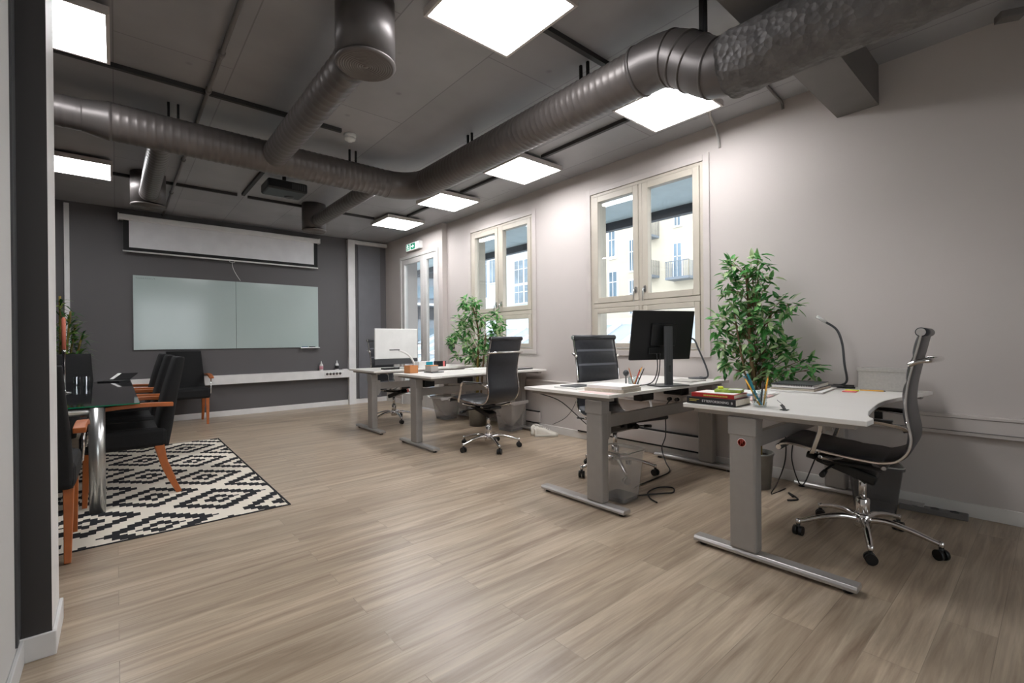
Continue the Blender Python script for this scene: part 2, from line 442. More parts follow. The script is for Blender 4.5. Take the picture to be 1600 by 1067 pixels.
struct(MB().box(LX-.2, DX, BY, BY+.2, 0, CH).build('wall_back', 'dark_wall'))
struct(MB().box(LX-.2, LX, RY, BY, 0, CH).build('wall_left', 'dark_wall'))
w = MB(); w.box(LX-.2, .4, RY-.2, RY, 0, CH).box(2.35, WX, RY-.2, RY, 0, CH).box(.4, 2.35, RY-.2, RY, 0, .8).box(.4, 2.35, RY-.2, RY, 2.65, CH)
struct(w.build('wall_rear', 'wall'))
g = thing('window_3', None, None); struct(g)  # rear opening and window added out of view to let in fill daylight
w = MB()
for xx in (.4, 1.34, 2.28): w.box(xx, xx+.07, RY-.12, RY-.04, .8, 2.65)
w.box(.4, 2.35, RY-.12, RY-.04, .8, .86).box(.4, 2.35, RY-.12, RY-.04, 2.59, 2.65).build('frame', 'cream', g)
MB().box(.47, 2.28, RY-.085, RY-.08, .86, 2.59).build('pane', 'glass', g)
struct(MB().box(-60, 80, -60, 90, -8.2, -8).build('ground', 'extground'))
struct(MB().box(-.40, -.262, RY, 2.335, 0, CH).build('wall_near', 'wall_near'))
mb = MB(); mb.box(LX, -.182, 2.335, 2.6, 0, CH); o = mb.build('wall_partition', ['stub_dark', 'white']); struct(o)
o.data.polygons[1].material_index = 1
# frame strips in the corner beside the near wall
struct(MB().box(-.262, -.256, 2.24, 2.275, .1, CH).box(-.262, -.258, 2.285, 2.33, .1, CH).build('trim_1', 'greyplastic'))
struct(MB().box(3.0, WX, .79, 1.03, 2.68, CH).box(-2.5, 3.0, .79, 1.03, 2.68, CH).build('trim_2', 'conduit'))
bb = MB().box(WX-.012, WX, RY, 6.22, 0, .085).box(DX-.012, DX, 6.22, DY0, 0, .085).box(DX-.012, DX, DY1, BY, 0, .085).build('baseboard_right', 'baseboard', bevel=.003); struct(bb)
struct(MB().box(LX, DX, BY-.012, BY, 0, .085).build('baseboard_back', 'white', bevel=.003))
struct(MB().box(LX, -.17, 2.323, 2.335, 0, .085).box(-.182, -.17, 2.335, 2.612, 0, .085).build('baseboard_partition', 'white', bevel=.003))
struct(MB().box(-.262, -.25, RY, 2.323, 0, .085).build('baseboard_near', 'wall_near', bevel=.003))
# back right corner: white boxed trunk; lighter grey panel paints in the lit strip
struct(MB().box(3.14, 3.265, BY-.07, BY, 0, CH-.02).box(3.265, DX, BY-.07, BY, 2.865, CH-.02).build('trim_3', 'white', bevel=.004))
struct(MB().box(3.34, 3.76, BY-.02, BY, .085, 2.86).build('trim_4', 'lit_strip_panel'))
struct(MB().box(-.495, -.445, BY-.03, BY, 0, CH-.03).build('trim_5', 'white', bevel=.003))

# windows
def window(idx, y0, y1, z0, z1, tz):
    root = struct(thing('window_%d' % idx, None, None)); del_keys(root)
    X = WX
    c = MB()   # casing moulding on the wall face
    e = .028
    for (a, b, p, q) in ((y0-e, y0+.03, z0-e, z1+e), (y1-.03, y1+e, z0-e, z1+e), (y0+.03, y1-.03, z1-.03, z1+e), (y0+.03, y1-.03, z0-e, z0+.03)):
        c.box(X-.014, X+.03, a, b, p, q)
    c.build('casing', 'casing', root, bevel=.003)
    ym = (y0+y1)/2+.01
    f = MB()
    f.box(X+.0, X+.09, y0+.03, y0+.065, z0+.03, z1-.03).box(X+.0, X+.09, y1-.065, y1-.03, z0+.03, z1-.03)
    f.box(X+.0, X+.09, y0+.065, y1-.065, z1-.06, z1-.03).box(X+.0, X+.09, y0+.065, y1-.065, z0+.03, z0+.05)
    f.box(X-.004, X+.09, y0+.065, y1-.065, tz-.025, tz+.025)
    f.box(X-.002, X+.09, ym-.02, ym+.02, z0+.05, tz-.025).box(X-.002, X+.09, ym-.02, ym+.02, tz+.025, z1-.06)
    f.build('frame', 'cream', root, bevel=.003)
    k = 0
    for (a, b) in ((y0+.068, ym-.023), (ym+.023, y1-.068)):
        for (p, q) in ((z0+.053, tz-.028), (tz+.028, z1-.063)):
            s = .062 if q > tz else .05
            sa = MB()
            sa.box(X-.008, X+.06, a, a+s, p, q).box(X-.008, X+.06, b-s, b, p, q).box(X-.008, X+.06, a+s, b-s, p, p+s).box(X-.008, X+.06, a+s, b-s, q-s, q)
            sh = sa.build('sash', 'cream', root, bevel=.004)
            g = MB(); g.box(X+.032, X+.036, a+s-.004, b-s+.004, p+s-.004, q-s+.004); g.build('pane', 'glass', sh)
            if q > tz:
                hy = (b-.03) if a < ym-.2 else (a+.03)
                hz = 1.60
                h = MB(); h.box(X-.018, X-.008, hy-.012, hy+.012, hz-.03, hz+.03)
                h.tube([(X-.018, hy, hz), (X-.045, hy, hz), (X-.05, hy, hz-.02), (X-.05, hy, hz-.12)], .007, 8)
                h.build('handle', 'alu', sh)
            else:
                hy = (b-.02) if a < ym-.2 else (a+.02)
                if a > ym-.2:
                    h = MB(); h.tube([(X-.01, hy, 1.26), (X-.04, hy, 1.26), (X-.045, hy, 1.24), (X-.045, hy, 1.15)], .007, 8); h.build('handle', 'alu', sh)
    # deep reveal lining on the outside
    r = MB(); r.box(X+.09, X+.26, y0-.0, y0+.03, z0, z1).box(X+.09, X+.26, y1-.03, y1, z0, z1).box(X+.09, X+.26, y0+.03, y1-.03, z1-.03, z1).box(X+.09, X+.3, y0, y1, z0-.02, z0+.02)
    r.build('reveal', 'cream', root)
def del_keys(o):
    for k in ('label', 'category', 'group'):
        if k in o: del o[k]
window(1, *WIN[0], 1.465); window(2, *WIN[1], 1.465)

# balcony door
root = struct(thing('door_1', None, None))
X = DX
f = MB()
e = .05
f.box(X-.018, X+.12, DY0, DY0+e, 0, DZ).box(X-.018, X+.12, DY1-e, DY1, 0, DZ).box(X-.018, X+.12, DY0+e, DY1-e, DZ-e, DZ)
f.build('door_frame', 'doorframe', root, bevel=.004)
ym = 6.81
for a, b in ((DY0+e+.004, ym-.002), (ym+.002, DY1-e-.004)):
    s = .095
    L = MB(); p, q = .02, DZ-e-.004
    L.box(X-.006, X+.05, a, a+s, p, q).box(X-.006, X+.05, b-s, b, p, q).box(X-.006, X+.05, a+s, b-s, p, p+.18).box(X-.006, X+.05, a+s, b-s, q-s*.9, q)
    lf = L.build('door_leaf', 'doorframe', root, bevel=.005)
    MB().box(X+.02, X+.024, a+s-.004, b-s+.004, p+.176, q-s*.9+.004).build('pane', 'glass', lf)
    if a > ym-.1:
        h = MB(); h.box(X-.014, X-.006, a+.03, a+.055, .98, 1.14); h.tube([(X-.014, a+.042, 1.07), (X-.05, a+.042, 1.07), (X-.055, a+.06, 1.07), (X-.055, a+.15, 1.07)], .009, 8)
        h.build('handle', 'alu', lf)

# cable trunking boxes on the walls
t = thing('cable_trunking', 'long pale box trunking running along the window wall at knee height', 'cable trunking')
MB().box(WX-.045, WX-.001, RY+.01, 6.2, .498, .60).build('trunk_body', 'wall', t, bevel=.003)
MB().box(WX-.049, WX-.001, RY+.01, 6.2, .602, .622).build('trunk_lid', 'wall', t, bevel=.003)
MB().box(WX-.0485, WX-.045, RY+.01, 6.2, .52, .524).build('trunk_seam', 'conduit', t)
for y in (2.12, 2.195, 2.27, 2.345): 
    sk = MB(); sk.lathe([(.0, 0), (.024, 0), (.026, .004), (.02, .006), (.019, .001), (0, .001)], T=Matrix.Translation((WX-.045, y, .55)) @ Matrix.Rotation(-PI/2, 4, 'Y')); sk.build('socket', 'socket', t)
t = thing('cable_trunking', 'white sill-like trunking along the dark back wall under the whiteboard', 'cable trunking')
MB().box(LX+.01, 3.14, BY-.12, BY-.001, .492, .626).build('trunk_body', 'white', t, bevel=.004)
sk = MB(); sk.box(2.70, 3.02, BY-.135, BY-.12, .535, .60); sp_ = sk.build('socket_strip', 'white_plastic', t, bevel=.003)
for i in range(5):
    s2 = MB(); s2.lathe([(.0, .001), (.017, .001), (.018, .004), (.022, .005)], T=Matrix.Translation((2.735+.055*i, BY-.135, .568)) @ Matrix.Rotation(PI/2, 4, 'X'), n=14); s2.build('socket', 'conduit', sp_)

# low panel heaters by the right wall
def heater(y0, y1, label):
    t = thing('panel_heater', label, 'heater')
    MB().box(WX-.045, WX-.013, y0, y1, .10, .225).build('panel', 'wall', t, bevel=.004)
    MB().box(WX-.042, WX-.014, y0+.01, y1-.01, .225, .238).build('grille', 'black', t)
    MB().box(WX-.04, WX-.014, y0+.02, y1-.02, .085, .10).build('bottom_grille', 'black', t)
heater(4.12, 5.35, 'low pale wall heater behind the bins under the third desk')
heater(1.98, 3.52, 'long low pale wall heater behind the second desk under the nearer window')

# ------------------------------------------------------------------ ceiling fittings
def ring_path(pts, step=.01):
    out = []
    for a, b in zip(pts[:-1], pts[1:]):
        a = Vector(a); b = Vector(b); n = max(1, int((b-a).length/step))
        for i in range(n): out.append(a+(b-a)*(i/n))
    out.append(Vector(pts[-1])); return out
def spiral(mb, pts, r, pitch=.06, n=28, ridge=.0035):
    P = ring_path(pts, pitch/6); rs = []
    for i in range(len(P)):
        ph = i % 6
        rs.append(r+(ridge if ph == 0 else ridge*.3 if ph in (1, 5) else 0))
    mb.tube(P, 1., n, rs=rs)
ZD = 2.70
t = thing('ventilation_duct', 'big grey spiral duct bending from the left side to run above the desks', 'duct')
m_ = MB(); spiral(m_, [(-.02, 4.4, ZD), (2.1, 4.4, ZD)], .130, .05); m_.build('cross_duct', 'duct', t)
m_ = MB(); spiral(m_, [(LX, 4.4, ZD), (-.16, 4.4, ZD)], .104, .06); m_.build('narrow_duct', 'elbow', t)
MB().tube([(-.17, 4.4, ZD), (-.16, 4.4, ZD), (-.03, 4.4, ZD), (-.01, 4.4, ZD)], 1., 28, rs=[.108, .108, .134, .134]).build('reducer', 'elbow', t)
A = [(2.09, 4.4, ZD)]
for i in range(0, 13):
    a = PI/2-i*PI/2/12; A.append((2.1+.3*math.cos(a), 4.1+.3*math.sin(a), ZD))
A.append((2.4, 4.09, ZD))
MB().tube(A, .134, 28).build('far_elbow', 'duct', t)
m_ = MB(); spiral(m_, [(2.4, 4.1, ZD), (2.4, 1.62, ZD)], .130, .05); m_.build('main_duct', 'duct', t)
S = [Vector((2.4, 1.64, ZD)), Vector((2.4, 1.60, ZD))]
c1 = catmull([(2.4, 1.63, ZD), (2.4, 1.50, ZD), (2.4, 1.38, ZD-.03), (2.405, 1.27, ZD-.11), (2.41, 1.17, ZD-.18), (2.41, 1.06, ZD-.2), (2.41, .98, ZD-.2)], 5)
MB().tube(c1, .142, 28).build('near_elbow', 'elbow', t)
rg = MB()
for k in (1, 9, 12, 15, 20, 27):
    p = c1[k]; d = (c1[k+1]-c1[k-1]).normalized(); rg.tube([p-d*.008, p-d*.004, p+d*.004, p+d*.008], 1., 28, rs=[.142, .148, .148, .142])
rg.build('elbow_seams', 'elbow', t)
wr = MB(); P = ring_path([(2.41, 1.10, ZD-.2), (2.41, -2.55, ZD-.2)], .03); n = 40
random.seed(3); vs = []; fs = []
for i, p in enumerate(P):
    for q in range(n):
        a = 2*PI*q/n
        rr = .157+.004*math.sin(a*5+i*.31)+.003*math.sin(a*9-i*.53)+random.uniform(-.0035, .0035)+(-.004 if i in (0,) else 0)
        vs.append((p.x+rr*math.cos(a), p.y, p.z+rr*math.sin(a)))
for i in range(len(P)-1):
    for q in range(n): fs.append((i*n+q, i*n+(q+1) % n, (i+1)*n+(q+1) % n, (i+1)*n+q))
fs.append(tuple(range(n))); wr.add(vs, fs, True); wr.build('insulation_sleeve', 'wrap', t)
for (x, y, ax) in ((1.75, 4.4, 0), (.35, 4.4, 0), (2.4, 2.05, 1), (2.42, 3.4, 1)):
    h = MB()
    for dx in (-.03, .03):
        p = (x+(dx if ax == 0 else 0), y+(dx if ax else 0), CH-.003); h.box(p[0]-.008, p[0]+.008, p[1]-.008, p[1]+.008, ZD+.12, CH-.001)
    h.build('hanger', 'black', t)
h = MB()
h.box(2.385, 2.395, 1.22, 1.24, ZD-.01, CH-.001).box(2.43, 2.44, 1.22, 1.24, ZD-.01, CH-.001); h.build('hanger', 'black', t)

def diffuser(x, y, r, br, label):
    t = thing('air_diffuser', label, 'air vent', (x, y, 0), 0, 'round air diffusers on branch ducts')
    z0 = 2.585
    MB().lathe([(r, z0+.035), (r, CH-.005)], n=36).build('housing', 'elbow', t)
    MB().lathe([(r-.03, z0+.02), (r-.03, z0+.034)], n=30).build('neck', 'black', t)
    g = MB(); prof = [(r+.002, z0+.02), (r+.003, z0+.012), (r-.01, z0+.002)]
    R = r-.015
    while R > .01: prof += [(R, z0), (R-.004, z0+.005), (R-.008, z0)]; R -= .012
    prof += [(0, z0)]
    g.lathe(prof, n=36).build('grille', 'alu' if 0 else 'duct', t)
    d = 4.4-y; sg = 1 if d > 0 else -1
    b = MB(); spiral(b, [(0, sg*(r-.02), ZD), (0, d-sg*.06, ZD)], br, .075); b.build('branch_duct', 'duct', t)
    b = MB(); b.tube([(0, sg*(r-.03), ZD), (0, sg*(r+.05), ZD), (0, sg*(r+.055), ZD)], 1., 26, rs=[br+.008, br+.008, br+.002]).build('collar', 'elbow', t)
diffuser(1.04, 2.42, .155, .098, 'large round ceiling diffuser nearest the camera with perforated round face')
diffuser(.28, 6.39, .155, .078, 'round ceiling diffuser at the left above the projection screen end')
diffuser(2.03, 6.45, .150, .078, 'round ceiling diffuser beyond the projector above the right end of the screen')

lights = [(1.59, 1.945, 'large square ceiling light panel at the top centre of the room'),
          (3.25, 1.95, 'square ceiling light panel behind the duct elbow nearest the beam'),
          (3.27, 3.65, 'square ceiling light panel second along the window wall'),
          (3.26, 5.08, 'square ceiling light panel third along the window wall'),
          (3.25, 6.46, 'square ceiling light panel farthest along the window wall'),
          (-.31, 3.60, 'square ceiling light panel at top left beside the white wall edge'),
          (-.31, 6.36, 'square ceiling light panel at left below the narrow duct')]
proto = None
for i, (x, y, lab) in enumerate(lights):
    if proto is None:
        t = thing('ceiling_light', lab, 'ceiling light', (0, 0, 0), 0, 'square ceiling light panels')
        b = MB(); h = .297; z0 = 2.875
        b.box(-h, h, -h, -h+.018, z0, z0+.045).box(-h, h, h-.018, h, z0, z0+.045).box(-h, -h+.018, -h+.018, h-.018, z0, z0+.045).box(h-.018, h, -h+.018, h-.018, z0, z0+.045).box(-h+.018, h-.018, -h+.018, h-.018, z0+.03, z0+.045)
        b.build('frame', 'lamp_frame', t, bevel=.002)
        MB().box(-h+.018, h-.018, -h+.018, h-.018, z0+.004, z0+.01).build('light_diffuser', 'panel', t)
        MB().box(-.12, .12, -.12, .12, z0+.045, CH-.001).build('mounting', 'darkrail', t)
        proto = t
    place(proto, (x, y, 0), 0, lab, i > 0, 'square ceiling light panels')

rails = [((LX, 4.005), (1.50, 4.035), 'dark ceiling rail crossing from the left to the smoke detector'),
         ((1.19, 4.65), (1.225, 6.5), 'dark ceiling rail beside the projector'),
         ((LX, 6.54), (1.15, 6.57), 'dark ceiling rail crossing in front of the screen, left part'),
         ((1.27, 6.56), (2.93, 6.59), 'dark ceiling rail crossing in front of the screen, right part'),
         ((3.24, 2.28), (3.27, 3.34), 'dark ceiling rail between the first and second window-side lights'),
         ((3.24, 3.97), (3.27, 4.77), 'dark ceiling rail between the second and third window-side lights'),
         ((3.24, 5.40), (3.27, 6.15), 'dark ceiling rail between the third and fourth window-side lights'),
         ((1.93, 1.93), (2.92, 1.965), 'dark ceiling rail from the big light to the light by the beam')]
for (a, b), (c, d), lab in rails:
    tag(MB().box(a, c, b, d, CH-.032, CH-.001).build('ceiling_rail', 'darkrail'), lab, 'ceiling rail', 'dark ceiling rails')
def wire(name, pts, r, m, label, cat, k=6, group=None):
    o = MB().tube(catmull(pts, k), r, 8).build(name, m); return tag(o, label, cat, group)
t = thing('conduit_pipe', 'thin grey conduit pipe running under the ceiling towards the screen', 'pipe')
MB().cyl((.52, 2.2, CH-.03), (.52, 8.2, CH-.03), .014, n=12).build('pipe', 'conduit', t)
for y in (3.4, 3.95, 4.65, 5.6, 6.9): MB().cyl((.52, y-.02, CH-.03), (.52, y+.02, CH-.03), .021, n=12).build('coupling', 'conduit', t)
wire('hanging_cable', [(3.5, 1.72, CH-.03), (3.7, 1.84, CH-.02), (3.88, 1.885, 2.90), (3.945, 1.885, 2.80), (3.963, 1.885, 2.74)], .011, 'whitecable', 'pale cable hose bending down the wall beside the light near the beam', 'cable')
wire('hanging_cable', [(3.4, 1.35, CH-.012), (3.75, 1.38, CH-.012), (3.93, 1.385, CH-.02), (3.963, 1.385, 2.88)], .010, 'conduit', 'short grey cable running from under the wrapped duct into the wall', 'cable')
t = thing('cable_adapter', 'small grey adapter with leads in the top right corner', 'adapter', (3.80, .17, CH-.07), .5)
MB().box(-.035, .035, -.055, .055, -.02, .02).build('body', 'conduit', t, bevel=.005)
MB().tube(catmull([(0, -.055, 0), (.03, -.12, -.02), (.1, -.2, .0), (.12, -.35, .05)], 5), .006, 8).build('lead', 'whitecable', t)
t = thing('smoke_detector', 'round white smoke detector on the dark ceiling between the ducts', 'smoke detector', (1.60, 4.08, CH))
MB().lathe([(.052, -.001), (.052, -.02), (.048, -.026)], n=28).build('base', 'white_plastic', t)
MB().lathe([(.04, -.026), (.04, -.034), (.048, -.036), (.044, -.05), (.026, -.056), (.02, -.066), (0, -.067)], n=28).build('sensor_cap', 'white_plastic', t)
tag(MB().lathe([(.02, 0), (.02, -.008), (.012, -.018), (0, -.02)], c=(1.93, 4.72, CH-.001), n=16).build('ceiling_sensor', 'conduit'), 'tiny ceiling sensor beside the duct bend', 'sensor')

t = thing('projector', 'black projector hung under the ceiling behind the cross duct', 'projector', (1.42, 5.5, 2.79), .0)
MB().box(-.20, .20, -.16, .16, -.055, .05).build('body', 'blackplastic', t, bevel=.02)
MB().lathe([(.055, -.03), (.05, -.062), (.03, -.068), (.0, -.06)], c=(.07, .08, -.0), n=24).build('lens', 'greyplastic', t)
m_ = MB()
for i in range(7): m_.box(.04+i*.02, .05+i*.02, -.165, -.158, -.03, .03)
m_.build('vent', 'greyplastic', t)
MB().cyl((0, 0, .05), (0, 0, CH-2.79-.001), .02).box(-.06, .06, -.06, .06, .05, .065).build('mount', 'blackplastic', t)

# projection screen
t = thing('projection_screen', 'white pull-down projection screen partly lowered above the whiteboard', 'projection screen', (0, 8.12, 0))
b = MB(); b.box(.04, 2.63, -.045, .045, 2.775, 2.85); b.build('casing', 'white', t, bevel=.012)
MB().box(.03, .042, -.05, .05, 2.768, 2.857).box(2.628, 2.64, -.05, .05, 2.768, 2.857).box(.03, .05, .045, .099, 2.79, 2.84).box(2.62, 2.64, .045, .099, 2.79, 2.84).build('end_cap', 'white_plastic', t, bevel=.004)
MB().box(.145, 2.545, -.004, .0, 2.415, 2.80).build('screen_fabric', 'screenfab', t)
MB().box(.085, .145, -.005, .001, 2.372, 2.80).box(2.545, 2.605, -.005, .001, 2.372, 2.80).box(.145, 2.545, -.005, .001, 2.372, 2.415).build('black_border', 'black', t)
MB().cyl((.078, 0, 2.362), (2.612, 0, 2.362), .011, n=12).build('bottom_bar', 'white_plastic', t)
MB().tube([(1.35+.035*math.cos(a), -.006, 2.345+.014*math.sin(a)) for a in [2*PI*i/18 for i in range(18)]], .004, 6, closed=True).build('pull_ring', 'white_plastic', t)
MB().tube(catmull([(1.35, -.006, 2.33), (1.36, -.006, 2.25), (1.40, 0, 2.16), (1.46, .01, 2.065)], 6), .0035, 6).build('pull_cord', 'white_plastic', t)

t = thing('whiteboard', 'wide pale glass whiteboard in two panels on the dark back wall', 'whiteboard', (0, 8.2, 0))
MB().box(.182, 1.408, -.004, .012, 1.028, 2.053).build('board_panel', 'board', t, bevel=.001)
MB().box(1.412, 2.632, -.004, .012, 1.028, 2.053).build('board_panel', 'board', t, bevel=.001)
MB().box(.3, .34, .012, .0195, 1.1, 2.0).box(2.4, 2.44, .012, .0195, 1.1, 2.0).build('bracket', 'alu', t)
MB().box(2.33, 2.64, -.06, -.004, 1.012, 1.027).build('pen_tray', 'alu', t, bevel=.003)
# faint writing in the top left corner of the board
m_ = MB(); random.seed(11)
for i in range(9):
    x = .215+i*.024; m_.tube([(x, -.005, 2.012+random.uniform(-.004, .004)), (x+.008, -.005, 2.022+random.uniform(-.006, .006)), (x+.014, -.005, 2.008)], .0014, 5)
m_.build('writing', 'greyplastic', t)
for i, (x, mm, lab) in enumerate(((2.40, 'blue', 'blue marker pen on the whiteboard tray'), (2.52, 'blackplastic', 'black marker pen on the whiteboard tray'))):
    tag(MB().cyl((x-.05, 8.168, 1.0355), (x+.05, 8.168, 1.0355), .0075, n=10).build('marker_pen', mm), lab, 'marker pen')

def spray(x, y, z, m, label):
    t = thing('spray_bottle', label, 'bottle', (x, y, z))
    MB().lathe([(.0, 0), (.028, 0), (.03, .01), (.03, .09), (.02, .115), (.011, .125)], n=18).build('bottle_body', 'white_plastic', t)
    MB().lathe([(.0305, .02), (.0305, .078)], n=18).build('bottle_label', m, t)
    MB().lathe([(.012, .122), (.012, .14), (.006, .145), (.006, .165), (0, .166)], n=12).build('cap', 'white_plastic', t)
spray(2.66, 8.15, .627, 'redliquid', 'white bottle with pink label on the back wall trunking')
spray(2.925, 8.15, .627, 'black', 'white bottle with black label on the back wall trunking')
tag(MB().box(3.02, 3.10, 8.11, 8.17, .627, .640).build('power_adapter', 'white_plastic', bevel=.004), 'flat white adapter lying on the back wall trunking by the corner', 'adapter')

# exit sign
t = thing('exit_sign', 'green and white emergency exit sign above the balcony door', 'exit sign', (3.845, 7.06, 2.715))
MB().box(-.02, .0345, -.235, .235, -.062, .062).build('housing', 'white_plastic', t, bevel=.004)
MB().box(-.023, -.02, -.19, .225, -.056, .056).build('sign_face', 'signwhite', t)
g = MB()
# running figure, arrow and doorway pictograms, seen from the room (local +y is to the left)
g.box(-.0245, -.023, .10, .215, -.05, .05)
g.box(-.0245, -.023, -.08, .07, -.05, .05)
g.build('pictogram_panel', 'green', t)
def yz(poly, x=-.0256, h=.001):
    vs = [(x, a, b) for a, b in poly]+[(x+h, a, b) for a, b in poly]; n = len(poly)
    return vs, [tuple(range(n)), tuple(range(2*n-1, n-1, -1))]+[(i, i+n, (i+1) % n+n, (i+1) % n) for i in range(n)]
w_ = MB()
for poly in ([(.165, .0), (.18, .0), (.185, .042), (.155, .042)], [(.19, -.005), (.2, -.045), (.188, -.045), (.175, -.005)], [(.16, -.005), (.14, -.042), (.128, -.038), (.148, .0)], [(.13, .02), (.21, .012), (.21, .004), (.13, .012)]):
    w_.add(*yz(poly))
w_.add(*yz([(.045, .01), (.0, .01), (.0, .03), (-.05, -.0), (.0, -.03), (.0, -.01), (.045, -.01)]))
w_.build('pictogram', 'signwhite', t)

tag(MB().box(WX-.03, WX-.001, 6.02, 6.16, 1.0 if 0 else .99, 1.10).build('wall_box', 'steelbox', bevel=.006), 'small black box on the pale wall between the balcony door and the farther plant', 'wall box')

# ------------------------------------------------------------------ desks
def arc_top():
    # local outline, x along the wall-to-room direction, chair side is -y
    P = [(-.795, .405), (-.795, -.41), (-.70, -.412), (-.675, -.405), (-.655, -.39), (-.60, -.372), (-.47, -.345), (-.30, -.325), (-.10, -.308), (.05, -.305), (.20, -.318), (.45, -.352), (.65, -.382), (.80, -.402), (.80, .39)]
    return P
def make_desk():
    t = thing('standing_desk', 'x', 'desk', group='white height-adjustable desks with silver legs')
    MB().prism(arc_top(), .715, .737).build('tabletop', 'desktop', t, bevel=.003)
    for sx in (-1, 1):
        x = .733*sx; xo = .038; ly = .105
        c = MB(); c.box(x-xo, x+xo, ly-.065, ly+.065, .026, .64)
        if True: c.box(x-xo+.008, x+xo-.008, ly-.055, ly+.055, .64, .69)
        leg = c.build('leg', 'deskgrey', t, bevel=.012)
        MB().box(x-xo-.003, x+xo+.003, ly-.069, ly+.069, .60, .69).build('leg_bracket', 'deskgrey', leg, bevel=.004)
        f = MB(); pr = [(-.038, 0), (.038, 0), (.038, .014), (.030, .026), (-.030, .026), (-.038, .014)]
        f.sweep([(x, -.365, .0), (x, .365, .0)], [(a, b) for a, b in pr], up=(0, 0, 1), sm=False)
        ft = f.build('foot', 'deskfoot', t, bevel=.003)
        for gy in (-.325, .325): MB().lathe([(.02, -.018), (.02, .001)], c=(x, gy, 0), n=14).build('glide', 'blackplastic', ft)
        MB().box(x-.025, x+.025, -.36, .36, .69, .7115).build('support_arm', 'deskgrey', t, bevel=.003)
        if sx < 0:
            st = MB(); T = Matrix.Translation((x-xo-.0003, ly, .565)) @ Matrix.Rotation(-PI/2, 4, 'Y')
            st.lathe([(0, .0008), (.021, .0008), (.021, 0)], T=T, n=24); s_ = st.build('warning_sticker', 'whiteprint', t)
            s3 = MB()
            s3.lathe([(.0155, .0009), (.0155, .0013), (.0195, .0013), (.0195, .0009)], T=T, n=24)
            X0 = x-xo-.0018
            for a, b in (((-.010, .580-.565), (.010, -.015)), ((-.008, -.010), (-.002, .010)), ((.003, -.012), (.006, .008))):
                s3.tube([(X0, ly+a[0], .565+a[1]), (X0, ly+b[0], .565+b[1])], .0014, 5)
            s3.build('pictogram', 'redprint', s_)
    b = MB(); b.box(-.70, .70, .115, .15, .505, .585); b.build('crossbar', 'deskgrey', t, bevel=.004)
    for sx in (-1, 1):
        g = MB(); x = .695*sx
        pts = [(x, .43), (x, .61), (x-sx*.045, .61), (x-sx*.045, .47), (x-sx*.02, .43)]
        vs = [(a, .11, z) for a, z in pts]+[(a, .155, z) for a, z in pts]; n = 5
        g.add(vs, [tuple(range(n)), tuple(range(2*n-1, n-1, -1))]+[(i, i+n, (i+1) % n+n, (i+1) % n) for i in range(n)], False)
        g.build('gusset', 'deskgrey', t, bevel=.002)
    MB().box(-.68, .68, -.20, -.17, .69, .711).box(-.68, .68, .20, .23, .69, .711).build('top_rail', 'deskgrey', t, bevel=.002)
    MB().box(-.66, -.54, -.06, .12, .60, .70).build('motor_box', 'blackplastic', t, bevel=.008)
    MB().box(-.15, .02, .02, .1, .60, .70).build('control_box', 'blackplastic', t, bevel=.008)
    return t
desk = make_desk()
DZ_ = 0.0
place(desk, (3.14, .925, .018), 0, 'nearest white desk with books, pencil cup and notebooks on it', False)
shift_legs(place(desk, (3.14, 2.215, .018), PI, 'white desk second from the camera carrying the black monitor', True), .135, .105)
shift_legs(place(desk, (3.145, 4.41, .018), 0, 'white desk third from the camera with the tan cardboard box on its corner', True), -.105, -.04)
shift_legs(place(desk, (3.14, 5.69, .018), PI, 'farthest white desk carrying the pale monitor', True), .085, .11)

# the nearest desk shows no boxes under its top
for c in [x for x in SC.objects if x.parent == desk and x.name.split('.')[0] in ('motor_box', 'control_box')]: bpy.data.objects.remove(c)

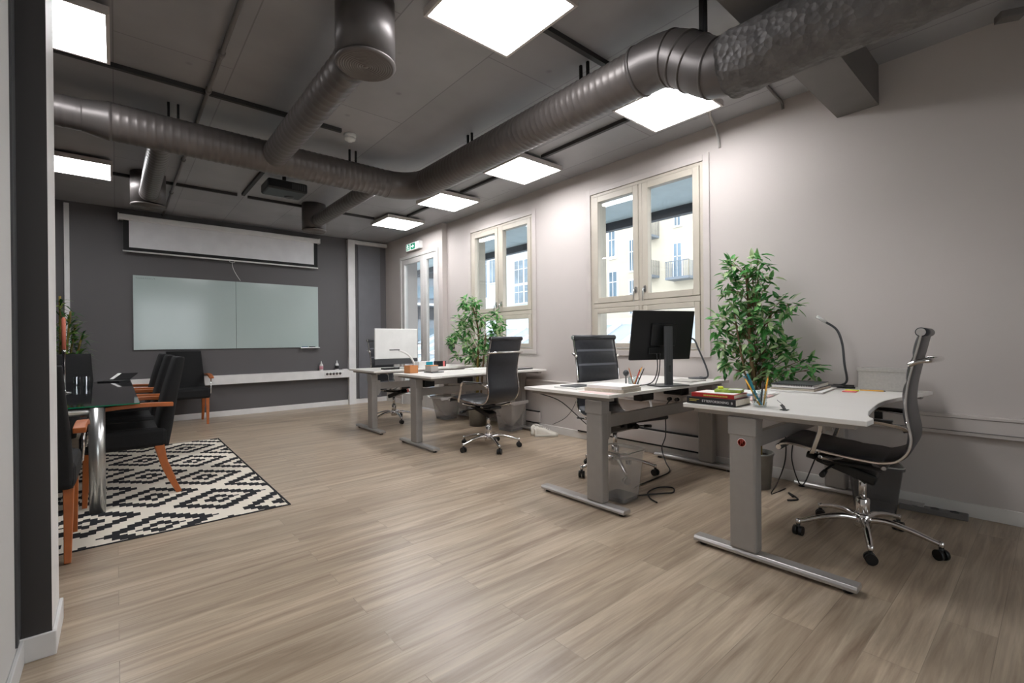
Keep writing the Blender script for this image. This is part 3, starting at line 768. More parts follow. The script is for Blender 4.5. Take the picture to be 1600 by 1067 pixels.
# ------------------------------------------------------------------ office chairs
def make_office_chair():
    t = thing('office_chair', 'x', 'office chair', group='black leather office chairs with chrome frames')
    # side profile of the sling (y, z)
    prof = [(.352, .487), (.335, .508), (.29, .517), (.18, .502), (.06, .487), (-.05, .478), (-.12, .480), (-.175, .502), (-.21, .55), (-.222, .61), (-.212, .68), (-.203, .76), (-.208, .85), (-.226, .95), (-.248, 1.05), (-.262, 1.115)]
    C = catmull([(0, a, b) for a, b in prof], 6)
    # thickness: padded ribs on the sitting side, flat behind
    n = len(C); W = .215; up = []; lo = []
    dist = [0]
    for i in range(1, n): dist.append(dist[-1]+(C[i]-C[i-1]).length)
    Ltot = dist[-1]
    for i in range(n):
        d = (C[min(i+1, n-1)]-C[max(i-1, 0)]).normalized()
        nn = Vector((0, -d.z, d.y))       # points to the back/underside
        if nn.z > 0 and i < n*.35: nn = -nn
        nn = Vector((0, d.z, -d.y))
        if nn.dot(Vector((0, -1, -1))) > 0: nn = -nn
        rib = abs(math.sin(PI*dist[i]/.118))**.35
        up.append(C[i]+nn*(.005+.013*rib)); lo.append(C[i]-nn*.012)
    s = MB(); xs = [-W, -W*.97, -W*.8, 0, W*.8, W*.97, W]
    hs = [.0, .3, 1, 1, 1, .3, 0]
    vs = []; k = len(xs)
    for i in range(n):
        for x, h in zip(xs, hs): vs.append((x, *(C[i]+(up[i]-C[i])*h).yz))
        for x, h in reversed(list(zip(xs, hs))): vs.append((x, *(C[i]+(lo[i]-C[i])*(h*.9+.1)).yz))
    q = 2*k; fs = []
    for i in range(n-1):
        for j in range(q): fs.append((i*q+j, i*q+(j+1) % q, (i+1)*q+(j+1) % q, (i+1)*q+j))
    fs.append(tuple(range(q))); fs.append(tuple((n-1)*q+j for j in range(q)))
    s.add(vs, fs, True)
    for i in range(n-1):          # pale stitched seams between the padded ribs
        if abs(math.sin(PI*dist[i]/.118)) < .16:
            for j in range(1, k-2): s.mi[i*q+j] = 1
    s.build('seat_sling', ['leather', 'seam'], t)
    # flat chrome side frames following the profile
    sec = [(-.006, -.013), (.006, -.013), (.006, .013), (-.006, .013)]
    for sx in (-1, 1):
        P = [(sx*(W+.008), c.y, c.z) for c in C[3:]]
        f = MB(); f.sweep(P, [(-.006, -.005), (.006, -.005), (.006, .007), (-.006, .007)], up=(1, 0, 0), sm=False)
        f.build('side_frame', 'chrome', t, bevel=.003)
    # rolls at top and front edge with chrome discs
    top = C[-1]; fr = C[0]
    MB().cyl((-W-.012, top.y, top.z+.008), (W+.012, top.y, top.z+.008), .022, n=20).build('top_roll', 'leather', t)
    MB().cyl((-W-.01, fr.y-.006, fr.z+.004), (W+.01, fr.y-.006, fr.z+.004), .017, n=18).build('front_roll', 'leather', t)
    for sx in (-1, 1):
        MB().cyl((sx*(W+.012), top.y, top.z+.008), (sx*(W+.019), top.y, top.z+.008), .018, n=20).build('end_disc', 'chrome', t)
        MB().cyl((sx*(W+.01), fr.y-.006, fr.z+.004), (sx*(W+.017), fr.y-.006, fr.z+.004), .014, n=18).build('end_disc', 'chrome', t)
    # curved chrome grab handle behind the back
    hz = .985; hy = -.235
    MB().tube(catmull([(-W-.012, hy+.02, hz-.02), (-W-.012, hy-.02, hz), (-W+.03, hy-.065, hz+.004), (0, hy-.085, hz+.006), (W-.03, hy-.065, hz+.004), (W+.012, hy-.02, hz), (W+.012, hy+.02, hz-.02)], 5), .011, 10, rs=None).build('grab_handle', 'chrome', t)
    for sx in (-1, 1):
        x = sx*(W+.035)
        a = MB()
        P = catmull([(sx*(W+.012), -.205, .645), (x, -.19, .668), (x, -.10, .682), (x, .02, .688), (x, .10, .684), (x, .135, .66), (x, .145, .60), (x, .175, .50), (sx*(W+.014), .185, .482)], 6)
        a.sweep(P, [(-.010, -.005), (.010, -.005), (.010, .005), (-.010, .005)], up=(1, 0, 0), sm=False)
        ar = a.build('armrest', 'chrome', t, bevel=.003)
        MB().box(x-.017, x+.017, -.16, .10, .688, .70).build('arm_pad', 'blackplastic', ar, bevel=.005)
    u = MB()
    u.tube(catmull([(-W-.01, .15, .468), (-.08, .10, .432), (.08, .10, .432), (W+.01, .15, .468)], 6), .010, 8)
    u.tube(catmull([(-W-.01, -.12, .455), (-.08, -.06, .428), (.08, -.06, .428), (W+.01, -.12, .455)], 6), .010, 8)
    u.build('under_frame', 'chrome', t)
    m_ = MB(); m_.box(-.09, .09, -.11, .17, .405, .43)
    T = Matrix.Translation((0, .02, .37)) @ Matrix.Rotation(.32, 4, 'X'); m_.box(-.055, .055, -.09, .19, -.03, .025, T)
    m_.build('tilt_mechanism', 'blackplastic', t, bevel=.01)
    MB().tube([(-.05, .12, .40), (-.17, .13, .395), (-.25, .13, .385)], .006, 8).cyl((-.20, .13, .39), (-.27, .13, .383), .012, .014, n=10).cyl((0, .21, .415), (0, .26, .425), .02, n=14).build('lever', 'blackplastic', t)
    MB().cyl((0, 0, .22), (0, 0, .36), .018, n=16).build('gas_lift', 'chrome', t)
    MB().lathe([(.030, .10), (.032, .225), (.026, .232)], n=20).lathe([(.038, .075), (.042, .10), (.042, .14), (.034, .15)], n=20).build('hub', 'chrome', t)
    for i in range(5):
        a = 2*PI*i/5; ca, sa = math.cos(a), math.sin(a)
        P = catmull([(.03*ca, .03*sa, .118), (.10*ca, .10*sa, .128), (.19*ca, .19*sa, .115), (.27*ca, .27*sa, .092), (.315*ca, .315*sa, .078)], 4)
        nP = len(P)
        g = MB(); g.sweep(P, [(-.017, -.012), (.017, -.012), (.014, .008), (.0, .014), (-.014, .008)], up=(0, 0, 1), scales=[1.15-.45*j/nP for j in range(nP)])
        lg = g.build('base_leg', 'chrome', t)
        MB().lathe([(.011, .062), (.014, .07), (.013, .09), (0, .094)], c=(.315*ca, .315*sa, 0), n=14).build('leg_cap', 'chrome', lg)
        cs = MB(); px, py = .315*ca, .315*sa
        b_ = a+.9+i*.8; cb, sb = math.cos(b_), math.sin(b_)
        for o_ in (-.014, .014):
            p0 = Vector((px-sb*(o_-.009), py+cb*(o_-.009), .0265)); p1 = Vector((px-sb*(o_+.009), py+cb*(o_+.009), .0265)); cs.cyl(p0, p1, .026, n=18)
        cs.cyl((px, py, .03), (px, py, .066), .010, n=8)
        cs.build('castor', 'blackplastic', lg)
    return t
ch = make_office_chair()
place(ch, (3.085, .70, 0), math.radians(4), 'black office chair at the nearest desk, seen from its side', False, star=126)
place(ch, (2.925, 3.83, 0), math.radians(8), 'black office chair at the third desk, seen from behind', True, star=108)
place(ch, (3.14, 2.39, 0), math.radians(180-12), 'black office chair facing us behind the black monitor desk', True, star=160)
place(ch, (2.96, 6.05, 0), math.radians(180+20), 'black office chair half hidden behind the pale monitor on the farthest desk', True, star=190)

# ------------------------------------------------------------------ meeting table and chairs
t = thing('meeting_table', 'long black glass meeting table on chrome tube legs', 'table')
GX0, GX1, GY0, GY1, GZ = -1.15, .12, 4.06, 6.83, .705
g = MB(); g.box(GX0, GX1, GY0, GY1, GZ-.008, GZ); o = g.build('glass_top', ['tableglass', 'greenedge'], t)
for i in (0, 1, 2, 3): o.data.polygons[i].material_index = 1
m_ = MB()
lx0, lx1, ly0, ly1 = GX0+.22, -.10, 4.09, 6.62
for y in (ly0, ly1): m_.cyl((lx0, y, .668), (lx1, y, .668), .024, n=16)
for x in (lx0, lx1): m_.cyl((x, ly0, .668), (x, ly1, .668), .024, n=16)
m_.build('frame', 'alu', t)
for x in (lx0, lx1):
    for y in (ly0, ly1):
        sec = [(.042*math.cos(a), .042*math.sin(a)) for a in [2*PI*i/20 for i in range(20)]]
        MB().sweep([(x, y, .0045), (x, y, .692)], sec).build('leg', 'alu', t)
def make_armchair():
    t = thing('meeting_chair', 'x', 'chair', group='black upholstered armchairs with cherry wood arms and legs')
    s = MB(); s.prism([(-.245, -.24), (.245, -.24), (.25, .24), (-.25, .24)], .355, .495)
    s.build('seat', 'fabric', t, bevel=.03)
    # back: tall slab, leaning and flaring
    b = MB(); P = []
    rows = [(-.20, .36, .235, .045), (-.225, .50, .235, .045), (-.25, .65, .228, .042), (-.285, .82, .215, .036), (-.32, .975, .205, .028), (-.324, 1.0, .20, .018)]
    C = catmull([(0, r[0], r[1]) for r in rows], 4)
    vs = []; N = len(C)
    for i, c in enumerate(C):
        f = i/(N-1)*(len(rows)-1); j = min(int(f), len(rows)-2); u = f-j
        hw = rows[j][2]*(1-u)+rows[j+1][2]*u; th = rows[j][3]*(1-u)+rows[j+1][3]*u
        for a, q in ((-1, .5), (-.93, 1), (.93, 1), (1, .5), (1, -.5), (.93, -1), (-.93, -1), (-1, -.5)):
            vs.append((a*hw, c.y+q*th, c.z))
    fs = []
    for i in range(N-1):
        for j in range(8): fs.append((i*8+j, i*8+(j+1) % 8, (i+1)*8+(j+1) % 8, (i+1)*8+j))
    fs += [tuple(reversed(range(8))), tuple((N-1)*8+j for j in range(8))]
    b.add(vs, fs, True); b.build('backrest', 'fabric', t)
    for sx in (-1, 1):
        MB().sweep([(sx*.215, .20, .36), (sx*.215, .215, 0)], [(-.021, -.021), (.021, -.021), (.021, .021), (-.021, .021)], up=(0, 1, 0), scales=[1., .62], sm=False).build('leg', 'cherry', t, bevel=.003)
        MB().sweep(catmull([(sx*.215, -.19, .37), (sx*.215, -.225, .2), (sx*.215, -.305, 0)], 5), [(-.022, -.028), (.022, -.028), (.022, .028), (-.022, .028)], up=(0, 1, 0), scales=[1.-.04*i for i in range(11)], sm=False).build('leg', 'cherry', t, bevel=.003)
        x = sx*.262
        ar = MB().sweep(catmull([(x, -.27, .66), (x, -.1, .668), (x, .08, .66), (x, .23, .635)], 5), [(-.026, -.014), (.026, -.014), (.026, .014), (-.026, .014)], up=(0, 0, 1), sm=False).build('armrest', 'cherry', t, bevel=.004)
        MB().tube([(x, .17, .63), (x-sx*.004, .19, .5), (x-sx*.01, .2, .42), (x-sx*.04, .2, .42)], .008, 8).build('arm_support', 'chrome', ar)
    return t
ac = make_armchair()
ACS = [((-.41, 3.55, 0), 0, 'black armchair at the near end of the glass table, back towards us'),
       ((.045, 4.47, .004), PI/2, 'nearest black armchair along the room side of the glass table'),
       ((.045, 5.24, .004), PI/2, 'middle black armchair along the room side of the glass table'),
       ((.045, 6.02, .004), PI/2, 'farthest black armchair along the room side of the glass table'),
       ((-.43, 7.05, 0), PI, 'black armchair at the far end of the glass table in front of the plant'),
       ((.74, 7.82, 0), PI, 'black armchair standing against the back wall under the whiteboard')]
for i, (l, r, lab) in enumerate(ACS): place(ac, l, r, lab, i > 0)

# rug
tag(MB().box(-1.1, .90, 3.40, 6.35, .0005, .004).build('rug', 'rug'), 'black and cream rug with stepped diamond pattern under the glass table', 'rug')

# things on the glass table
t = thing('candlestick', 'tall chrome candlestick with a salmon candle on the glass table', 'candlestick', (-.33, 5.35, GZ))
MB().lathe([(.0, 0), (.045, 0), (.045, .006), (.012, .012), (.009, .03), (.009, .33), (.014, .335), (.014, .36)], n=20).build('holder', 'chrome', t)
MB().lathe([(.0135, .34), (.0135, .61), (.009, .625), (0, .63)], n=14).build('candle', 'candle', t)
for x, y, lab in ((-.295, 6.2, 'left of the two small glasses on the far part of the glass table'), (-.225, 6.2, 'right of the two small glasses on the far part of the glass table')):
    tag(MB().lathe([(0, .001), (.022, .001), (.028, .085), (.0265, .085), (.021, .006), (0, .006)], c=(x, y, GZ), n=18).build('drinking_glass', 'cupglass'), lab, 'glass', 'small glasses on the glass table')
t = thing('laptop', 'open black folder-like laptop propped at the far end of the glass table', 'laptop', (-.02, 6.60, GZ), math.radians(-28))
MB().box(-.10, .10, -.1, .1, .0, .012).build('laptop_base', 'blackplastic', t, bevel=.004)
T = Matrix.Translation((0, .1, .012)) @ Matrix.Rotation(math.radians(20), 4, 'X')
MB().box(-.10, .10, 0, .17, 0, .007, T).build('laptop_lid', 'blackplastic', t, bevel=.003)
T = Matrix.Translation((0, .1, .012)) @ Matrix.Rotation(math.radians(20), 4, 'X')
MB().box(-.095, -.06, -.0, .165, .0072, .009, T).build('laptop_edge', 'paper', t)

# ------------------------------------------------------------------ plants
def leafblade(mb, p, d, up, L, W):
    d = d.normalized(); s = d.cross(up)
    if s.length < .01: s = Vector((1, 0, 0))
    s.normalize(); n = s.cross(d)
    P = [p, p+d*L*.3+s*W*.5+n*L*.03, p+d*L*.65+s*W*.38, p+d*L-n*L*.12, p+d*L*.65-s*W*.38, p+d*L*.3-s*W*.5+n*L*.03, p+d*L*.33-n*W*.12, p+d*L*.66-n*W*.12]
    mb.add(P, [(0, 1, 6), (0, 6, 5), (1, 2, 7, 6), (6, 7, 4, 5), (2, 3, 7), (7, 3, 4)], False)
def ficus(base, blobs, trunkpts, label, pot, dens, seed, leafL, depth):
    random.seed(seed)
    t = thing('potted_ficus', label, 'plant', base)
    B = Vector(base)
    pr, ph = pot
    MB().lathe([(0, .0), (pr*.82, 0), (pr*.98, ph*.93), (pr*1.03, ph*.95), (pr*1.03, ph), (pr*.95, ph), (pr*.93, ph-.03), (0, ph-.03)], n=28).build('pot', 'pot', t)
    MB().lathe([(0, ph-.02), (pr*.9, ph-.028)], n=20).build('soil', 'soil', t)
    tr = MB()
    for P, r, mm in trunkpts:
        Q = catmull([Vector(p)-B for p in P], 5); tr.cur = mm
        tr.tube(Q, 1., 9, rs=[r*(1-.55*i/len(Q)) for i in range(len(Q))])
    fo = MB()
    for (x, y, z, r) in blobs:
        c = Vector((x, y, z))-B
        cnt = int(dens*(r/.12)**2)
        # twig from the trunk zone into the cluster
        for k in range(max(2, cnt//12)):
            a = Vector((random.uniform(-1, 1)*depth/.12*r, random.uniform(-1, 1)*r, random.uniform(-1, 1)*r)).normalized()*r*.75
            st = Vector((0, 0, c.z-.22 if c.z > .9 else max(c.z-.1, ph+.05)))
            tr.cur = 0; mid = (st+(c+a))*.5+Vector((0, 0, .05)); tr.tube([st, mid, c+a], .0022, 4)
            for j in range(cnt//max(2, cnt//12)):
                u = random.uniform(.25, 1.05); p = c+a*u+Vector([random.uniform(-.04, .04) for _ in range(3)])
                d = (p-c).normalized()*.6+Vector((random.uniform(-1, 1), random.uniform(-1, 1), random.uniform(-.9, .5)))
                leafblade(fo, p, d, Vector((random.uniform(-.5, .5), random.uniform(-.5, .5), 1)), leafL*random.uniform(.75, 1.2), leafL*.42)
    tr.build('trunk', ['bark', 'bamboo'], t)
    fo.build('foliage', 'leaf', t)
near = [(1.604, 1.645, 0.108), (1.463, 1.641, 0.119), (1.678, 1.545, 0.1), (1.534, 1.506, 0.135), (1.375, 1.513, 0.07), (1.606, 1.39, 0.123), (1.443, 1.341, 0.132), (1.312, 1.323, 0.115), (1.229, 1.341, 0.054), (1.706, 1.247, 0.11), (1.536, 1.216, 0.145), (1.378, 1.211, 0.117), (1.784, 1.174, 0.071), (1.683, 1.072, 0.125), (1.515, 1.047, 0.135), (1.357, 1.094, 0.116), (1.232, 1.025, 0.099), (1.635, 0.924, 0.108), (1.447, 0.882, 0.118), (1.295, 0.91, 0.118), (1.16, 0.906, 0.09), (1.11, 0.88, 0.044), (1.70, 0.842, 0.06), (1.36, 0.842, 0.085), (1.494, 0.83, 0.072)]
ficus((3.63, 1.475, 0), [(3.64, y, z, r*.92) for y, z, r in near],
      [([(3.63, 1.475, .2), (3.63, 1.47, .6), (3.62, 1.50, 1.0), (3.64, 1.52, 1.35), (3.62, 1.53, 1.62)], .020, 0),
       ([(3.64, 1.47, .22), (3.65, 1.43, .7), (3.66, 1.42, 1.05), (3.64, 1.36, 1.3)], .016, 0),
       ([(3.60, 1.48, .22), (3.60, 1.49, .6), (3.59, 1.56, 1.0), (3.62, 1.62, 1.3)], .012, 0),
       ([(3.60, 1.44, .2), (3.60, 1.44, .70)], .024, 1)],
      'tall leafy ficus in a zinc pot between the nearest desk and the window', (.118, .26), 75, 5, .078, .10)
far = [(5.233, 1.633, 0.13), (4.96, 1.629, 0.117), (5.086, 1.469, 0.119), (5.393, 1.397, 0.106), (5.50, 1.223, 0.15), (5.24, 1.26, 0.139), (4.873, 1.376, 0.133), (4.58, 1.402, 0.111), (4.44, 1.317, 0.093), (5.55, 1.063, 0.1), (5.168, 1.043, 0.172), (4.808, 1.126, 0.165), (4.53, 1.162, 0.126), (5.42, 0.884, 0.107), (5.023, 0.894, 0.152), (4.70, 0.93, 0.14), (4.954, 0.80, 0.06)]
ficus((3.60, 4.94, 0), [(3.62, 4.94+(y-4.94)*.93, z, r*.9) for y, z, r in far],
      [([(3.6, 4.94, .2), (3.6, 4.95, .7), (3.62, 4.93, 1.2), (3.6, 5.05, 1.6)], .019, 0),
       ([(3.62, 4.92, .2), (3.62, 4.84, .8), (3.6, 4.75, 1.2)], .015, 0),
       ([(3.58, 4.92, .2), (3.58, 4.90, .9)], .022, 1)],
      'bushy ficus in a grey pot between the two farther desks by the second window', (.125, .24), 60, 9, .085, .10)
# narrow leafed plant at the far left
random.seed(21)
t = thing('potted_yucca', 'spiky narrow-leaved plant behind the far end of the glass table', 'plant', (-.50, 7.62, 0))
MB().lathe([(0, 0), (.13, 0), (.16, .28), (.15, .28), (.14, .25), (0, .25)], n=24).build('pot', 'black', t)
st = MB(); fo = MB()
for k, (x, y, hgt) in enumerate(((0, 0, 1.68), (.08, .05, 1.35), (-.05, -.06, 1.15), (.06, -.05, 1.5), (.12, -.02, 1.22), (.1, .04, 1.05))):
    st.tube(catmull([(x*.3, y*.3, .2), (x*.8, y*.8, hgt*.6), (x*1.6, y*1.6, hgt)], 5), .011, 8)
    for j in range(75):
        f = random.uniform(.56, 1.0); p = Vector((x*1.6*f, y*1.6*f, hgt*f)); a = random.uniform(0, 2*PI); el = random.uniform(-.25, .8)
        d = Vector((math.cos(a)*math.cos(el), math.sin(a)*math.cos(el), math.sin(el))); L = random.uniform(.14, .24)
        s = d.cross(Vector((0, 0, 1))).normalized()*.011
        q1 = p+d*L*.5; q2 = p+d*L+Vector((0, 0, -.05*L/.2))
        fo.add([p-s*.4, p+s*.4, q1+s, q1-s, q2], [(0, 1, 2, 3), (3, 2, 4)], False)
st.build('stem', 'bamboo', t); fo.build('foliage', 'leaf2', t)

# ------------------------------------------------------------------ monitors
DT = .757
t = thing('monitor', 'black computer monitor seen from behind on the second desk', 'monitor', (3.13, 1.90, DT), math.radians(-22))
MB().box(-.13, .13, -.09, .09, 0, .008).build('stand_base', 'greyplastic', t, bevel=.003)
n_ = MB(); n_.box(-.03, -.008, -.03, -.005, .008, .44).box(.008, .03, -.03, -.005, .008, .44).box(-.008, .008, -.03, -.005, .15, .44).box(-.008, .008, -.03, -.005, .008, .10); n_.build('stand_column', 'greyplastic', t, bevel=.002)
T = Matrix.Translation((0, .045, .385)) @ Matrix.Rotation(math.radians(10), 4, 'X')
MB().box(-.27, .27, 0, .022, -.20, .175, T).build('panel_body', 'blackplastic', t, bevel=.006)
MB().box(-.262, .262, .022, .0235, -.19, .167, T).build('screen', 'black', t)
MB().box(-.11, .11, -.018, 0, -.09, .08, T).box(-.12, -.02, -.014, 0, -.15, -.10, T).build('rear_housing', 'blackplastic', t, bevel=.006)
MB().tube(catmull([(-.09, 0, .24), (-.10, -.02, .12), (-.13, -.0, .03), (-.22, .02, .008), (-.30, .05, .02)], 5), .004, 6).tube(catmull([(-.06, 0, .24), (-.07, .0, .10), (-.09, .02, .008)], 5), .004, 6).build('cable', 'cable', t)

DT = .755
t = thing('monitor', 'large pale silver monitor seen from behind on the farthest desk', 'monitor', (2.80, 5.62, DT), math.radians(3))
MB().box(-.11, .11, -.08, .08, 0, .008).build('stand_base', 'alu', t, bevel=.003)
MB().box(-.04, .04, .002, .02, .008, .054).build('stand_column', 'alu', t, bevel=.003)
MB().box(-.31, .31, 0, .025, .13, .52).build('panel_body', 'white_plastic', t, bevel=.008)
MB().box(-.31, .31, 0.002, .022, .055, .128).build('chin', 'greyplastic', t, bevel=.004)
MB().box(-.30, .30, .025, .0265, .14, .51).build('screen', 'black', t)
t = thing('laptop_dock', 'black dock lying on the farthest desk in front of the pale monitor', 'dock', (2.66, 5.50, DT), .1)
MB().box(-.12, .09, -.05, .05, 0, .022).build('dock_body', 'blackplastic', t, bevel=.004)
MB().tube(catmull([(.09, 0, .012), (.16, .02, .03), (.22, -.05, .01), (.2, -.12, .004), (.12, -.10, .004)], 5), .003, 6).build('dock_cable', 'cable', t)

# ------------------------------------------------------------------ small things, nearest desk
DT = .757
def book(x, y, z, w, l, h, rz, cover, name, label, cat='book', edge='paperedge'):
    t = thing(name, label, cat, (x, y, z), rz)
    MB().box(.003, w-.002, -l/2+.003, l/2-.003, .0025, h-.0025).build('pages', edge, t)
    MB().box(0, w, -l/2, l/2, 0, .0024).box(0, w, -l/2, l/2, h-.0024, h).box(-.002, .0025, -l/2, l/2, 0, h).build('cover', cover, t, bevel=.001)
    return t
b = book(2.362, 1.185, DT, .175, .262, .036, 0, 'blackcover', 'book', 'thick black book at the bottom of the pile on the nearest desk')
text('title', 'ETTERFORSKNING', .017, (-.0026, .045, .0115), (PI/2, 0, -PI/2), 'whiteprint', b)
text('title_mark', 'B', .016, (-.0026, -.108, .0115), (PI/2, 0, -PI/2), 'whiteprint', b)
MB().box(-.0032, -.0024, .06, .115, .021, .0235).box(-.0032, -.0024, .075, .115, .013, .0155).build('author_lines', 'yellowprint', b)
b = book(2.372, 1.18, DT+.036, .165, .225, .022, .02, 'redcover', 'book', 'thin red book on top of the thick black book')
m_ = MB(); random.seed(5); y = .045
while y > -.075:
    wv = random.uniform(.004, .008); m_.box(-.0032, -.0024, y-wv, y, .007, .014); y -= wv+.002
m_.build('title_lettering', 'yellowprint', b)
MB().box(.01, .15, -.105, .10, .0225, .0232).build('cover_print', 'paper', b)
t = thing('printed_packet', 'green and yellow printed packet lying on the red book', 'packet', (2.49, 1.14, DT+.0595), .25)
MB().box(-.045, .045, -.06, .07, 0, .016).build('packet_body', 'greencover', t, bevel=.003)
MB().box(-.045, .0, -.061, .0, .016, .019).build('packet_label', 'whiteprint', t)
T = Matrix.Translation((-.01, .045, .016)) @ Matrix.Rotation(.3, 4, 'Z')
MB().prism([(-.02, -.012), (.02, -.012), (.02, .012), (-.02, .012)], 0, .012, T).build('packet_flap', 'neonyellow', t, bevel=.002)
tag(MB().box(2.66, 2.96, 1.10, 1.32, DT, DT+.010).build('magazine', 'pink', bevel=.001), 'pink printed sheets behind the book pile', 'magazine')
tag(MB().box(2.56, 2.86, 1.16, 1.325, DT+.0101, DT+.016).build('folder', 'blue', bevel=.001), 'blue folder lying on the pink sheets behind the book pile', 'folder')
tag(MB().box(2.90, 3.10, 1.12, 1.32, DT+.0101, DT+.014).build('paper_sheet', 'paper'), 'white papers lying beside the blue folder', 'paper')

def pencil(mb_, p, d, L, r, m, label, name='pencil'):
    d = Vector(d).normalized(); p = Vector(p); t = thing(name, label, 'pencil' if name == 'pencil' else 'pen')
    MB().cyl(p, p+d*L*.92, r, n=6).build('barrel', m, t)
    MB().cyl(p+d*L*.92, p+d*L, r, r*.15, n=6).build('tip', 'orangebox' if name == 'pencil' else 'blackplastic', t)
cx, cy = 2.475, .985
t = thing('pencil_cup', 'glass tumbler with patterned sides holding pens on the nearest desk', 'pencil cup', (cx, cy, DT))
MB().lathe([(0, 0), (.031, 0), (.035, .082), (.033, .082), (.029, .006), (0, .006)], n=26).build('tumbler', 'cupglass', t)
m_ = MB(); random.seed(4)
for i in range(26):
    a = random.uniform(0, 2*PI); z = random.uniform(.012, .07); r = .0325+.004*z/.08
    c = Vector((math.cos(a)*(r+.0005), math.sin(a)*(r+.0005), z)); tt = Vector((-math.sin(a), math.cos(a), 0)); w_ = random.uniform(.003, .007); h_ = random.uniform(.003, .008)
    m_.cur = i % 2
    m_.add([c-tt*w_, c+tt*w_*.7-Vector((0, 0, h_)), c+tt*w_, c-tt*w_*.4+Vector((0, 0, h_))], [(0, 1, 2, 3)])
m_.build('cup_print', ['paper', 'bark'], t)
pencil(None, (cx-.01, cy-.005, DT+.008), (.0, .55, 1), .155, .0038, 'yellow', 'yellow pencil between the two teal rulers in the glass tumbler')
pencil(None, (cx+.008, cy-.015, DT+.008), (.0, -.16, 1), .150, .0038, 'yellow', 'upright yellow pencil at the right of the glass tumbler')
pencil(None, (cx, cy-.006, DT+.008), (.1, -.05, 1), .12, .004, 'blackplastic', 'black pen standing in the middle of the glass tumbler', 'pen')
pencil(None, (cx+.006, cy+.006, DT+.008), (.25, -.12, 1), .125, .004, 'chrome', 'silver pen standing in the glass tumbler', 'pen')
for k, (dy, mm, lab) in enumerate(((.62, 'teal', 'left teal ruler leaning in the glass tumbler'), (.42, 'teal', 'right teal ruler leaning in the glass tumbler'))):
    d = Vector((.02, dy, 1)).normalized(); T = Matrix.Translation((cx-.004+.007*k, cy-.012+.01*k, DT+.01)) @ d.to_track_quat('Z', 'X').to_matrix().to_4x4()
    t = thing('ruler', lab, 'ruler'); MB().box(-.0012, .0012, -.009, .009, 0, .165, T).build('ruler_body', mm, t)
    MB().box(-.0014, .0014, -.009, .009, .1651, .18, T).build('ruler_end', 'paper', t)
t = thing('phone_stand', 'tiny metal card stand near the edge of the nearest desk', 'stand', (2.44, .855, DT), .1)
T = Matrix.Rotation(math.radians(-35), 4, 'X'); MB().box(-.02, .02, -.001, .001, .002, .03, T).box(-.02, .02, -.012, .02, 0, .0015).build('clip', 'greyplastic', t)
MB().tube([(0, .0, .015), (.0, .035, .045)], .001, 5).build('wire', 'blackplastic', t)
t = thing('notepad', 'white ring-bound sheet pad at the bottom of the notebook pile', 'notepad', (3.50, 1.10, DT), .10)
MB().box(-.22, .22, -.135, .155, 0, .008).build('pad', 'paper', t)
t = thing('notebook', 'grey notebook in the middle of the pile on the nearest desk', 'notebook', (3.50, 1.12, DT+.008), .02)
MB().box(-.19, .17, -.12, .13, 0, .014).build('pages', 'paperedge', t); MB().box(-.195, .175, -.123, .133, .014, .017).build('cover', 'greyplastic', t)
t = thing('notebook', 'white notebook under the black spiral notebook', 'notebook', (3.49, 1.125, DT+.0252), .06)
MB().box(-.19, .16, -.12, .12, 0, .012).build('pages', 'paper', t)
t = thing('notebook', 'black spiral notebook on top of the pile on the nearest desk', 'notebook', (3.49, 1.13, DT+.0373), .04)
MB().box(-.18, .16, -.12, .12, 0, .007).build('pages', 'paper', t); MB().box(-.185, .165, -.123, .123, .007, .010).build('cover', 'greyplastic', t)
m_ = MB()
for i in range(26):
    y = -.115+i*.0092; m_.tube([(-.188+.007*math.cos(a), y, .005+.007*math.sin(a)) for a in [2*PI*j/8 for j in range(8)]], .0012, 4, closed=True)
m_.build('spiral_binding', 'blackplastic', t)

def desk_lamp(loc, pts, label, head):
    t = thing('desk_lamp', label, 'desk lamp', loc)
    MB().lathe([(0, 0), (.075, 0), (.078, .004), (.07, .010), (.02, .014), (0, .014)], n=28).build('lamp_base', 'greyplastic', t)
    MB().tube(catmull(pts, 8), .0075, 10).build('lamp_arm', 'greyplastic', t)
    a, b_ = head; MB().cyl(a, b_, .010, .013, n=14).build('lamp_head', 'white_plastic', t)
desk_lamp((3.84, 1.035, DT), [(0, 0, .012), (.02, -.045, .014), (.02, -.075, .05), (.02, -.062, .16), (.02, -.05, .30), (.01, -.02, .40), (-.01, .04, .455)],
          'slim black desk lamp with curved arm beside the notebooks', ((-.01, .04, .455), (-.045, .085, .495)))
desk_lamp((3.86, 2.05, DT), [(0, -.02, .012), (.0, -.09, .02), (.0, -.08, .10), (.0, -.01, .26), (-.0, .03, .34), (-.02, .09, .355), (-.08, .20, .355)],
          'slim black desk lamp behind the black monitor', ((-.08, .20, .355), (-.12, .28, .352)))
t = thing('storage_box', 'grey open storage box on the nearest desk by the wall', 'box', (3.80, .735, DT), 0)
b = MB(); a_, c_, h_ = .06, .135, .14
b.box(-a_, a_, -c_, c_, 0, .005).box(-a_, -a_+.006, -c_, c_, .005, h_).box(a_-.006, a_, -c_, c_, .005, h_).box(-a_, a_, -c_, -c_+.006, .005, h_).box(-a_, a_, c_-.006, c_, .005, h_)
b.build('box_body', 'greybox', t, bevel=.003)
b = MB(); b.box(-a_-.004, -a_+.01, -c_-.004, c_+.004, h_-.018, h_+.003).box(a_-.01, a_+.004, -c_-.004, c_+.004, h_-.018, h_+.003).box(-a_, a_, -c_-.004, -c_+.008, h_-.018, h_+.003).box(-a_, a_, c_-.008, c_+.004, h_-.018, h_+.003)
b.build('rim', 'greybox', t, bevel=.002)
